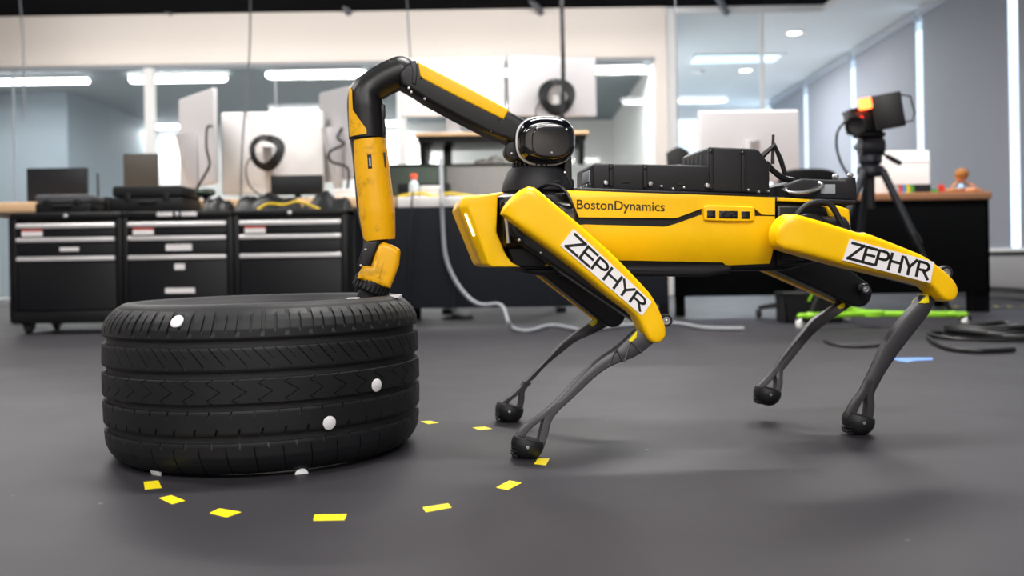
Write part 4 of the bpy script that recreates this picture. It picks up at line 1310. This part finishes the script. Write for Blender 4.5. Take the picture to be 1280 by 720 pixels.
disp_px('silver desktop display edge partly hidden behind the robot forearm', 404, 452, 110, 232, 6.15, TZ, math.radians(-45), h=0.62, wd=0.5, neck=0.03)
hang_coil(334, 190, 5.98, 21, 'coil of black cable hung on the white display stand')
# wall-mounted power adapters on the turned displays
# standing desk behind, with two displays
SDZ = P(600, 165, 6.7).z
sx0, sx1 = P(518, 165, 6.7).x, P(736, 165, 6.7).x
sd = thing('standing_desk', 'raised standing desk with pale wooden top and black frame under two displays', 'desk', ((sx0 + sx1) / 2, 7.0, 0))
sw = (sx1 - sx0) / 2
MB().rbox(-sw, sw, -0.3, 0.3, SDZ - 0.025, SDZ, 0.005, 'x').build('desk_top', 'wood', sd)
MB().rbox(-sw + 0.02, sw - 0.02, -0.27, 0.27, SDZ - 0.065, SDZ - 0.026, 0.004, 'x').build('under_frame', 'cab_black', sd)
for s in (-1, 1):
    MB().prism([(-0.28, SDZ - 0.066), (0.28, SDZ - 0.066), (0.10, SDZ - 0.20), (-0.20, SDZ - 0.24)], s * (sw - 0.05) - 0.02, s * (sw - 0.05) + 0.02, 0.004, 0.004, 'x').build('bracket', 'cab_black', sd)
    MB().rbox(s * (sw - 0.22) - 0.03, s * (sw - 0.22) + 0.03, -0.05, 0.05, 0.04, SDZ - 0.066, 0.006, 'z').build('column', 'cab_black', sd)
    MB().rbox(s * (sw - 0.22) - 0.035, s * (sw - 0.22) + 0.035, -0.33, 0.33, 0.0, 0.04, 0.006, 'z').build('foot', 'cab_black', sd)
d4 = disp_px('plain white backed display on the standing desk, above the robot upper arm', 500, 631, 72, 146, 6.85, SDZ, 0.0, mt='display_white', neck=0.05)
d5 = disp_px('silver display with a tangled cable coil on the standing desk', 633, 746, 70, 146, 6.8, SDZ, math.radians(10), neck=0.028, stand_mt='display_white')
hang_coil(696, 121, 6.70, 22, 'tangled coil of black cable on the standing desk display', 10)

# small dark monitors on the left bench
def small_monitor(label, x0, x1, y0, y1, d, zb, mt):
    a = P((x0 + x1) / 2, y0, d); w = (x1 - x0) * d / FPX; h = min((y1 - y0) * d / FPX, a.z - zb - 0.03)
    t = thing('monitor', label, 'monitor', (a.x, d, zb))
    z = a.z - zb
    MB().rbox(-w / 2, w / 2, 0.0, 0.022, z - h, z, 0.005, 'y').build('panel', mt, t)
    MB().rbox(-w / 2 + 0.01, w / 2 - 0.01, -0.002, 0.0, z - h + 0.012, z - 0.010, 0.004, 'y').build('screen', mt, t)
    MB().rbox(-0.02, 0.02, 0.022, 0.04, 0.008, z - h * 0.4, 0.004, 'z').build('stand_neck', 'cab_black', t)
    MB().rbox(-0.09, 0.09, -0.05, 0.10, 0.0, 0.010, 0.01, 'z').build('stand_foot', 'cab_black', t)
small_monitor('small black monitor standing behind the grey-lidded case', 33, 109, 210, 254, 6.2, TZ, 'screen_dark')
small_monitor('narrow dark brown monitor standing behind the black hard case', 154, 197, 192, 240, 6.25, TZ, 'screen_brown')
small_monitor('low dark grey laptop screen in front of the white backed display', 338, 403, 219, 247, 5.92, TZ, 'cab_face')

# cases and boxes on the cabinets
def case(label, x0, x1, y0, d, zb, mt, lidmt, dep=0.34):
    a = P(x0, y0, d); b = P(x1, y0, d); w = (b.x - a.x) / 2; h = (a.z + b.z) / 2 - zb
    t = thing('hard_case', label, 'case', ((a.x + b.x) / 2, d, zb))
    MB().rbox(-w, w, 0, dep, 0, h * 0.55, 0.012, 'z', 4).build('base', mt, t)
    MB().rbox(-w, w, 0, dep, h * 0.57, h, 0.018, 'y', 4).build('lid', lidmt, t)
    for s in (-0.55, 0.55):
        MB().rbox(s * w - 0.018, s * w + 0.018, -0.008, 0.002, h * 0.42, h * 0.72, 0.003, 'y').build('latch', 'cab_face', t)
    MB().tube([(-0.05, -0.002, h * 0.4), (-0.045, -0.02, h * 0.38), (0.045, -0.02, h * 0.38), (0.05, -0.002, h * 0.4)], 0.006, 8).build('handle', 'cab_face', t)
    return t
case('black hard case with rounded lid on the cabinet with middle labels', 140, 227, 232, 5.40, CZ, 'case_black', 'case_black')
case('low black case with grey lid on the cabinet farthest from the tyre', 43, 112, 243, 5.36, CZ, 'case_black', 'case_grey', 0.2)
a = P(122, 238, 5.62)
t = thing('radio_box', 'black radio box with a short antenna beside the grey-lidded case', 'box', (a.x, 5.6, CZ))
MB().rbox(-0.085, 0.085, 0, 0.12, 0, 0.11, 0.01, 'y').build('housing', 'case_black', t)
MB().tube([(-0.01, 0.05, 0.10), (-0.012, 0.05, 0.26)], [0.007, 0.005], 8).build('antenna', 'case_black', t)
a = P(257, 250, 5.62)
t = thing('disc_stand', 'dark green disc on a short stem standing on the tool cabinet', 'stand', (a.x, 5.62, CZ))
MB().lathe([(0.045, 0), (0.045, 0.008), (0.012, 0.018), (0.012, 0.09), (0.03, 0.10), (1e-4, 0.10)], 20).build('stem', 'cab_black', t)
MB().lathe([(0.02, 0.10), (0.056, 0.115), (0.060, 0.130), (0.050, 0.150), (1e-4, 0.156)], 28).build('disc', 'dark_green', t)
def lump(name, label, x0, x1, y0, d, zb, mt, cat, dep=0.2, peaks=((0.2, 0.8), (0.5, 1.0), (0.8, 0.6))):
    a = P(x0, y0, d); b = P(x1, y0, d); w = b.x - a.x; h = (a.z + b.z) / 2 - zb
    rows = []
    for j in range(9):
        y = dep * j / 8; fy = math.sin(math.pi * j / 8) ** 0.5
        row = []
        for i in range(25):
            u = i / 24
            f = max(pk * max(0, 1 - ((u - c) / 0.28) ** 2) for c, pk in peaks)
            e = min(1, u * 12, (1 - u) * 12)
            row.append((w * (u - 0.5), y, max(0.0, h * (0.35 * e + 0.65 * f * e) * fy * (1 + 0.12 * math.sin(17 * u + 3 * j)))))
        rows.append(row)
    o = MB().grid(rows).build(name, mt, None, ((a.x + b.x) / 2, d, zb), 0, 60)
    return tag(o, label, cat)
lump('soft_bag', 'flattened black cloth bag lying beside the dark green disc', 250, 284, 245, 5.33, CZ, 'cab_black', 'bag')
lump('soft_bag', 'crumpled black cloth bag on the cabinet next to the bench panel', 288, 372, 241, 5.45, CZ, 'cab_black', 'bag', 0.25)
lump('soft_bag', 'peaked dark grey cloth bag beside the yellow cable', 372, 436, 238, 5.47, CZ, 'case_black', 'bag', 0.25, ((0.45, 1.0), (0.8, 0.5)))
def cable(name, label, pts, r, mt, cat='cable', n=6):
    o_ = Vector(pts[0]); 
    p0 = Vector(pts[-1])
    o = MB().tube([tuple(Vector(q) - p0) for q in catmull([tuple(q) for q in pts], 8, False)], r, n).build(name, mt, None, p0, 0, 60)
    return tag(o, label, cat)
cable('loose_cable', 'yellow cable lying across the cabinet tops', [P(322, 262, 5.33), P(335, 255, 5.36), P(355, 256, 5.36), P(372, 252, 5.35), P(388, 257, 5.36), P(400, 262, 5.33)], 0.008, 'cable_yellow')
def slim_box(name, label, x0, x1, y0, d, zb, mt, cat, dep=0.12, band=None):
    a = P(x0, y0, d); b = P(x1, y0, d); w = (b.x - a.x) / 2; h = (a.z + b.z) / 2 - zb
    t = thing(name, label, cat, ((a.x + b.x) / 2, d, zb))
    MB().rbox(-w, w, 0, dep, 0, h, 0.005, 'y').build('body', mt, t)
    MB().rbox(-w - 0.002, w + 0.002, -0.002, dep + 0.002, h * 0.72, h * 0.78, 0.001, 'z').build('lid_edge', band or mt, t)
    return t
slim_box('carton', 'small white carton behind the robot forearm on the wooden workbench', 418, 439, 236, 5.84, TZ, 'white_paint', 'box')
# things on the navy bench
slim_box('carton', 'small white carton beside the orange-capped bottle', 525, 550, 232, 5.56, CZT, 'white_paint', 'box')
slim_box('equipment_box', 'low black equipment box behind the orange-capped bottle', 497, 562, 229, 5.72, CZT, 'case_black', 'box')
b0 = P(517.5, 240, 5.62)
t = thing('bottle', 'small clear bottle with orange cap on the white-edged bench', 'bottle', (b0.x, 5.62, CZT))
MB().lathe([(0.030, 0), (0.031, 0.01), (0.031, 0.075), (0.026, 0.095), (0.015, 0.11), (0.015, 0.12), (1e-4, 0.12)], 20).build('body', 'clear_plastic', t)
MB().lathe([(0.021, 0.118), (0.021, 0.145), (0.019, 0.149), (1e-4, 0.149)], 20).build('cap', 'orange_cap', t)
def screen_div(label, x0, x1, y0, d, zb, mt):
    a = P(x0, y0, d); b = P(x1, y0, d); w = (b.x - a.x) / 2; h = (a.z + b.z) / 2 - zb
    t = thing('desk_divider', label, 'divider', ((a.x + b.x) / 2, d, zb))
    MB().rbox(-w, w, 0, 0.03, 0.02, h, 0.006, 'y').build('board', mt, t)
    MB().rbox(-w, w, -0.004, 0.034, h - 0.012, h + 0.004, 0.003, 'y').build('top_edge', 'cab_black', t)
    for s in (-0.8, 0.8):
        MB().rbox(s * w - 0.03, s * w + 0.03, -0.06, 0.09, 0.0, 0.02, 0.003, 'z').build('foot', 'cab_black', t)
screen_div('dark green-black desk divider behind the orange-capped bottle', 478, 556, 206, 6.1, CZT, 'dark_green')
screen_div('grey-brown desk divider next to the robot shoulder', 558, 648, 205, 6.12, CZT, 'partition')
slim_box('equipment_box', 'flat dark storage box behind the grey-brown desk divider', 562, 646, 206, 6.22, CZT, 'case_black', 'box', 0.075)
_z = P(604, 206, 6.22).z
lump('cloth_scrap', 'crumpled brown cloth on the dark storage box beside the robot shoulder', 590, 634, 195, 6.225, _z, 'screen_brown', 'cloth', 0.06, ((0.3, 0.5), (0.65, 1.0)))
cable('display_cable', 'black cable drooping behind the edge-on silver display', [P(266, 158, 5.82), P(259, 160, 5.82), P(258, 185, 5.8), P(262, 205, 5.8), P(254, 222, 5.8), P(246, 236, 5.82), P(240, 246, 5.85)], 0.008, 'cable_black')
cable('display_cable', 'black cable loop behind the display next to the robot forearm', [P(428, 160, 5.9), P(422, 172, 5.9), P(430, 180, 5.9), P(412, 190, 5.9), P(414, 202, 5.9), P(432, 208, 5.9), P(436, 220, 5.9), P(432, 249, 5.88)], 0.009, 'cable_black')
cable('loose_cable', 'yellow cable arching over the white-edged bench', [P(498, 246, 5.52), P(512, 243, 5.53), P(528, 242, 5.54), P(545, 246, 5.53), P(560, 242, 5.53), P(580, 244, 5.53), P(600, 247, 5.53)], 0.009, 'cable_yellow')
# grey cable from bench to floor
pts = [P(551, 200, 6.0), P(552, 232, 5.6), P(552.5, 250, 5.44), P(553, 272, 5.43), P(557, 320, 5.42), P(570, 352, 5.40), P(588, 374, 5.36), P(604, 381, 5.30), P(622, 380, 5.25), P(630, 386, 5.2), P(635, 402, 5.1)]
fl = [(640, 409), (650, 413), (665, 413), (681, 408), (696, 407), (712, 410), (735, 413), (780, 407), (840, 404), (880, 410), (930, 411)]
cable('power_cable', 'thick grey cable hanging from the navy bench and snaking over the floor', pts + [G(x, y, 0.012) for x, y in fl], 0.0115, 'cable_grey', n=8)
cable('thin_cable', 'thin dark cable hanging down the navy bench panel', [P(516, 240, 5.53), P(515, 250, 5.46), P(513, 290, 5.46), P(512, 330, 5.46), P(509, 372, 5.46)], 0.006, 'cable_black')
def floor_coil(label, px, py, r, n, mt, rr, sq=1.0):
    c = G(px, py)
    t = thing('cable_coil', label, 'cable', c)
    for k in range(n):
        R = r * (1 - 0.09 * k); ox, oy = random.uniform(-.05, .05) * r * 2, random.uniform(-.05, .05) * r * 2
        MB().tube([(ox + R * math.cos(a) + 0.1 * r * math.sin(2 * a + k), oy + sq * R * math.sin(a) + 0.1 * r * math.cos(3 * a + k), rr + rr * 1.6 * k * 0.6 + rr * 0.5 * math.sin(3 * a + k)) for a in [2 * math.pi * i / 40 for i in range(41)]], rr, 6).build('loop', mt, t)
    return t
floor_coil('loose coil of black cable on the floor in front of the draped bench', 1243, 422, 0.26, 6, 'cable_black', 0.010, 0.9)
floor_coil('thin tangled cable on the floor under the navy bench panel', 572, 399, 0.10, 3, 'cable_black', 0.006)
cable('floor_cable', 'black cable trailing from the floor coil toward the dolly', [G(1268, 437, 0.012), G(1225, 439, 0.012), G(1190, 436, 0.012), G(1172, 430, 0.012), G(1160, 422, 0.012)], 0.010, 'cable_black')
cable('floor_cable', 'thin black cable curving on the floor beneath the dolly castors', [G(1030, 426, 0.008), G(1050, 432, 0.008), G(1085, 433, 0.008), G(1115, 428, 0.008), G(1130, 421, 0.008)], 0.006, 'cable_black')
# hazard tape behind the bench leg
hz = thing('hazard_tape', 'yellow and black striped floor tape by the draped bench leg', 'tape', G(1230, 386))
for k in range(14):
    a = G(1172 + 8.6 * k, 383 - 0.05 * k); b = G(1172 + 8.6 * (k + 1), 383); lo = hz.location
    dy = 0.11
    MB().prism([(a.x - lo.x, a.y - lo.y), (b.x - lo.x, a.y - lo.y), (b.x - lo.x - 0.03, a.y - lo.y - dy), (a.x - lo.x - 0.03, a.y - lo.y - dy)], 0.0002, 0.0008, 0, 0, 'z').build('stripe', 'tape_yellow' if k % 2 == 0 else 'cable_black', hz)

# hanging cords
def cord(label, pts, r, mt='cable_black'):
    return cable('ceiling_cable', label, pts, r, mt)
cord('thin cord hanging in front of the soffit over the farthest cabinet', [P(24, -8, 8.6), P(27, 25, 8.6), P(29, 60, 8.6), P(30, 150, 8.6)], 0.008, 'pipe')
cord('thin bowed cord hanging down to the white backed display', [P(313, -8, 6.6), P(312, 60, 6.5), P(308, 120, 6.3), P(303, 180, 5.95), P(301, 247, 5.85)], 0.0065, 'case_grey')
cord('faint cord hanging behind the robot upper arm', [P(508, -8, 7.0), P(511, 40, 7.0), P(514, 90, 6.9), P(569, 150, 6.6)][:3] + [P(515, 120, 6.6)], 0.006, 'pipe')
cord('thick black cord dropping from the ceiling to the tangled display coil', [P(702, -8, 6.35), P(703, 40, 6.35), P(704, 100, 6.35), P(703, 150, 6.35)], 0.017)
t = thing('hanging_connector', 'black pentagonal connector box hanging on a thin cord behind the robot payload', 'connector', P(849, 206, 6.4))
q = P(849, 206, 6.4)
MB().prism([(-0.075, 0), (0.07, 0), (0.075, 0.09), (0.02, 0.125), (-0.02, 0.125), (-0.08, 0.09)], 0, 0.08, 0.008, 0.008, 'y').build('housing', 'cable_black', t)
MB().tube([(0, 0.04, 0.12), (0.0, 0.04, 0.6), (-0.01, 0.04, ZC - q.z - 0.01)], 0.005, 6).build('cord', 'pipe', t)

# ================================================================== RIGHT BENCH THINGS
disp_px('large white desktop display on the draped bench behind the robot payload', 872, 999, 138, 228, 6.3, RZ, math.radians(2), mt='display_silver', neck=0.035)
slim_box('carton', 'plain white carton on the draped bench beside the tripod', 1100, 1162, 188, 6.35, RZ, 'white_paint', 'box', 0.25)
a, b = P(1118, 238, 6.1), P(1164, 238, 6.1)
t = thing('colour_chart', 'strip of coloured test patches leaning in front of the white carton', 'chart', ((a.x + b.x) / 2, 6.1, RZ))
w = (b.x - a.x) / 2
MB().rbox(-w, w, 0.002, 0.012, 0, 0.062, 0.002, 'y').build('backing', 'chip_black', t)
for k, m_ in enumerate(('chip_grey', 'chip_red', 'chip_blue', 'chip_yellow', 'chip_green')):
    x0 = -w + 0.125 * w * 0 + k * 0.026
    MB().prism([(x0, 0.004), (x0 + 0.022, 0.004), (x0 + 0.030, 0.031), (x0 + 0.022, 0.058), (x0, 0.058), (x0 + 0.008, 0.031)], 0.003, 0.0, 0, 0, 'y').build('patch', m_, t)
# toy doll lying on the bench
dq = P(1203, 240, 6.15)
doll = thing('toy_doll', 'small brown-haired toy doll in pale blue shirt slumped on the draped bench', 'doll', (dq.x, 6.15, RZ))
body = MB()
body.tube([(0.0, 0.02, 0.03), (0.0, 0.03, 0.065), (0.0, 0.03, 0.085)], [0.03, 0.026, 0.014], 12, True, None, True)
body.ball((0.0, 0.02, 0.115), 0.040, 16, (1, 0.95, 1.0))
for s in (-1, 1):
    body.tube([(s * 0.02, 0.01, 0.02), (s * 0.07, -0.02, 0.022), (s * 0.125, -0.01, 0.018)], [0.016, 0.014, 0.010], 8, True, None, True)
    body.tube([(s * 0.026, 0.02, 0.072), (s * 0.055, 0.0, 0.058), (s * 0.078, -0.015, 0.043)], [0.010, 0.009, 0.007], 8, True, None, True)
body.ball((0.0, -0.020, 0.110), 0.006, 8)
body.build('body', 'skin_toy', doll)
MB().ball((0.004, 0.014, 0.128), 0.047, 18, (1.0, 0.9, 0.9)).build('hair', 'hair_toy', doll)
MB().tube([(0.0, 0.02, 0.028), (0.0, 0.03, 0.060), (0.0, 0.03, 0.076)], [0.033, 0.030, 0.018], 14).build('shirt', 'blue_toy', doll)
for s in (-1, 1):
    MB().ball((s * 0.014, -0.019, 0.118), 0.0045, 8).build('eye', 'ink', doll)
MB().rbox(-0.010, 0.010, -0.0215, -0.015, 0.096, 0.099, 0.001, 'y').build('mouth', 'red', doll)
for x, m_, lb in ((1170, 'chip_green', 'small green toy block on the draped bench beside the coloured patches'), (1178, 'red', 'small red toy block between the doll and the green block')):
    q = P(x, 240, 6.12)
    o = thing('toy_block', lb, 'toy', (q.x, 6.12, RZ))
    hh = 0.03 if m_ == 'chip_green' else 0.055
    MB().rbox(-0.018, 0.018, 0, 0.036, 0, hh, 0.003, 'y').build('block', m_, o)
    for sx in (-0.009, 0.009):
        MB().lathe([(0.006, hh), (0.006, hh + 0.006), (1e-4, hh + 0.006)], 12, Matrix.Translation((sx, 0.018, 0))).build('stud', m_ if m_ == 'red' else 'chip_purple', o)
# office chair in front of the draped bench
cq = P(1012, 300, 5.55)
ch = thing('office_chair', 'black office chair with rounded low backrest in front of the draped bench', 'chair', (cq.x, 5.54, 0))
bz = P(1012, 209, 5.50).z
MB().prism(catmull([(-0.16, bz - 0.28), (-0.18, bz - 0.10), (-0.15, bz - 0.02), (0, bz), (0.15, bz - 0.02), (0.18, bz - 0.10), (0.16, bz - 0.28)], 4), 0.0, 0.05, 0.015, 0.015, 'y').build('backrest', 'cab_black', ch)
MB().rbox(-0.21, 0.21, 0.02, 0.44, 0.42, 0.48, 0.05, 'z', 5).build('seat', 'cab_black', ch)
MB().tube([(0, 0.05, 0.43), (0, 0.06, 0.5), (0, 0.06, bz - 0.2)], 0.016, 8).build('back_post', 'cab_black', ch)
MB().tube([(0, 0.22, 0.08), (0, 0.22, 0.42)], 0.025, 12).build('column', 'tripod_grey', ch)
for k in range(5):
    a = 2 * math.pi * k / 5 + 0.3
    e = Vector((0.25 * math.cos(a), 0.22 + 0.25 * math.sin(a), 0.06))
    o = MB().tube([(0, 0.22, 0.10), e], [0.022, 0.014], 8).build('spoke', 'cab_black', ch)
    MB().lathe([(1e-4, -0.012), (0.026, -0.012), (0.026, 0.012), (1e-4, 0.012)], 14, Matrix.Translation((e.x, e.y, 0.026)) @ Matrix.Rotation(math.pi / 2, 4, 'Y')).build('wheel', 'cable_black', o)

# ================================================================== VIDEO CAMERA, TRIPOD, DOLLY
TD = 4.9
hub = P(1088, 205, TD)
tb = thing('tripod', 'black video tripod with fluid head and pan handle standing on a dolly', 'tripod', (hub.x, TD, 0))
def TL(px, py, d=TD):
    return P(px, py, d) - Vector((hub.x, TD, 0))
DZ = 0.085
feet = [Vector((-0.36, -0.10, DZ)), Vector((0.34, -0.16, DZ)), Vector((0.02, 0.38, DZ))]
crown_z = TL(1088, 214).z
for k, f in enumerate(feet):
    top = Vector((0.05 * (f.x / 0.36), 0.04 * (1 if f.y > 0 else -1), crown_z))
    lg = MB().tube([top, top.lerp(f, 0.52)], [0.020, 0.018], 10).build('leg', 'tripod_grey', tb)
    MB().tube([top.lerp(f, 0.5), f], [0.013, 0.012], 10).build('lower_tube', 'cab_black', lg)
    MB().tube([top.lerp(f, 0.46), top.lerp(f, 0.53)], 0.025, 10).build('leg_clamp', 'cab_black', lg)
MB().lathe([(0.055, crown_z - 0.03), (0.07, crown_z - 0.01), (0.07, crown_z + 0.02), (0.05, crown_z + 0.03), (1e-4, crown_z + 0.03)], 20).build('crown', 'tripod_grey', tb)
hz0 = crown_z + 0.03
hd = MB().lathe([(0.045, hz0), (0.06, hz0 + 0.02), (0.06, hz0 + 0.05), (0.048, hz0 + 0.06), (1e-4, hz0 + 0.06)], 20)
hd.lathe([(0.05, -0.06), (0.055, -0.05), (0.055, 0.05), (0.05, 0.06), (1e-4, 0.06)], 20, Matrix.Translation((0.005, 0, hz0 + 0.10)) @ Matrix.Rotation(math.pi / 2, 4, 'Y'))
head = hd.build('fluid_head', 'tripod_grey', tb)
MB().rbox(-0.075, 0.065, -0.05, 0.05, hz0 + 0.150, hz0 + 0.172, 0.006, 'x').build('top_plate', 'cab_black', head)
MB().lathe([(0.018, -0.02), (0.018, 0.02), (1e-4, 0.02)], 14, Matrix.Translation((-0.075, -0.02, hz0 + 0.10)) @ Matrix.Rotation(math.pi / 2, 4, 'X')).build('knob', 'frame_grey', head)
MB().tube([TL(1096, 188), TL(1110, 196, TD - 0.12)], 0.007, 8).build('pan_handle', 'cab_black', tb)
MB().tube([TL(1110, 196, TD - 0.12), TL(1124, 203.5, TD - 0.22)], 0.013, 10, True, None, True).build('handle_grip', 'cab_black', tb)
MB().tube([Vector((0, 0, crown_z - 0.03)), Vector((0, 0, crown_z - 0.2))], 0.02, 10).build('centre_column', 'cab_black', tb)
ctop = hz0 + 0.172
cam_t = thing('video_camera', 'black video camera with glowing red tally light and side monitor on the tripod', 'video camera', (hub.x, TD, ctop))
KM = Matrix.Rotation(math.radians(-9), 4, 'Y')
MB().rbox(-0.105, 0.075, -0.06, 0.06, 0.014, 0.135, 0.012, 'y', 4, KM).build('body', 'cam_black', cam_t)
MB().rbox(-0.045, 0.06, -0.03, 0.03, 0.002, 0.020, 0.005, 'y', 3).build('mount_foot', 'cam_black', cam_t)
ln = MB().lathe([(1e-4, 0.0), (0.046, 0.0), (0.048, 0.03), (0.044, 0.034), (0.044, 0.075), (0.050, 0.08), (0.052, 0.12), (0.044, 0.12), (0.040, 0.095), (1e-4, 0.09)], 26, KM @ Matrix.Translation((-0.075, -0.055, 0.050)) @ Matrix.Rotation(math.pi / 2 + 0.1, 4, 'X') @ Matrix.Rotation(-0.5, 4, 'Y')).build('lens', 'cam_black', cam_t)
MB().rbox(-0.105, 0.08, -0.07, 0.07, 0.125, 0.142, 0.006, 'y', 3, KM).build('top_handle_plate', 'cam_black', cam_t)
mn = MB().rbox(0.02, 0.17, -0.085, -0.055, 0.00, 0.185, 0.008, 'y', 3, KM @ Matrix.Rotation(math.radians(-14), 4, 'Z')).build('side_monitor', 'cam_black', cam_t)
MB().tube([KM @ Vector(p) for p in ((0.155, -0.10, 0.165), (0.205, -0.09, 0.15), (0.212, -0.09, 0.06), (0.195, -0.09, 0.02), (0.155, -0.10, 0.02))], 0.005, 8).build('monitor_guard', 'cam_black', mn)
MB().rbox(-0.03, 0.14, -0.088, -0.06, 0.160, 0.170, 0.003, 'x', 3, KM).build('monitor_edge', 'frame_grey', mn)
MB().rbox(-0.068, -0.004, -0.105, -0.075, 0.122, 0.180, 0.010, 'y', 4, KM).build('tally_light', 'tally', cam_t)
MB().rbox(-0.100, -0.065, -0.112, -0.10, 0.075, 0.090, 0.004, 'y', 3, KM).build('record_light', 'tally_small', cam_t)
cable('video_cable', 'thin dark cable looping down from the video camera', [P(1056, 152, TD - 0.05), P(1047, 165, TD - 0.05), P(1046, 185, TD - 0.04), P(1052, 205, TD - 0.04), P(1062, 222, TD - 0.04), P(1070, 240, TD - 0.03)], 0.007, 'cable_black')
dl = thing('tripod_dolly', 'lime green three-armed tripod dolly with white castors under the tripod', 'dolly', (hub.x, TD, 0))
MB().lathe([(0.05, 0.055), (0.06, 0.06), (0.06, 0.085), (0.05, 0.09), (1e-4, 0.09)], 20).build('hub', 'lime', dl)
for f in feet:
    g = f * 1.18
    o = MB().tube([(0, 0, 0.072), (g.x, g.y, 0.072)], 0.016, 10, True, None, True).build('arm', 'lime', dl)
    MB().lathe([(0.03, 0.0), (0.034, 0.01), (0.02, 0.025), (1e-4, 0.025)], 16, Matrix.Translation((f.x, f.y, 0.066))).build('foot_cup', 'lime', o)
    M = Matrix.Translation((g.x, g.y, 0.034)) @ Matrix.Rotation(math.pi / 2, 4, 'Y') @ Matrix.Rotation(0.6, 4, 'X')
    MB().lathe([(1e-4, -0.014), (0.030, -0.014), (0.034, -0.008), (0.034, 0.008), (0.030, 0.014), (1e-4, 0.014)], 18, M).build('wheel', 'white_paint', o)
    MB().rbox(g.x - 0.024, g.x + 0.024, g.y - 0.02, g.y + 0.02, 0.045, 0.066, 0.004, 'z').build('castor_fork', 'cab_black', o)
bq = G(1018, 404)
bn = thing('equipment_bin', 'black open equipment bin with lime rim on the floor behind the rear leg', 'bin', (bq.x, bq.y + 0.12, 0))
w = 38 * bq.y / FPX; h = 0.17
MB().prism([(-w * 0.92, 0), (w * 0.92, 0), (w, h), (w * 0.95, h), (w * 0.87, 0.008), (-w * 0.87, 0.008), (-w * 0.95, h), (-w, h)], -0.12, 0.06, 0, 0, 'y').build('walls', 'case_black', bn)
for y in (-0.12, 0.055):
    MB().box(-w * 0.95, w * 0.95, y, y + 0.006, 0.006, h).build('end_wall', 'case_black', bn)
for pts in ([(-w, -0.12, h), (w, -0.12, h), (w, 0.06, h), (-w, 0.06, h), (-w, -0.12, h)],):
    MB().tube(pts, 0.007, 6).build('rim', 'cab_black', bn)
MB().tube([(-0.03, -0.125, h * 0.75), (-0.02, -0.15, h), (0.08, -0.15, h + 0.01), (0.10, -0.125, h * 0.75)], 0.008, 8).build('handle', 'lime', bn)
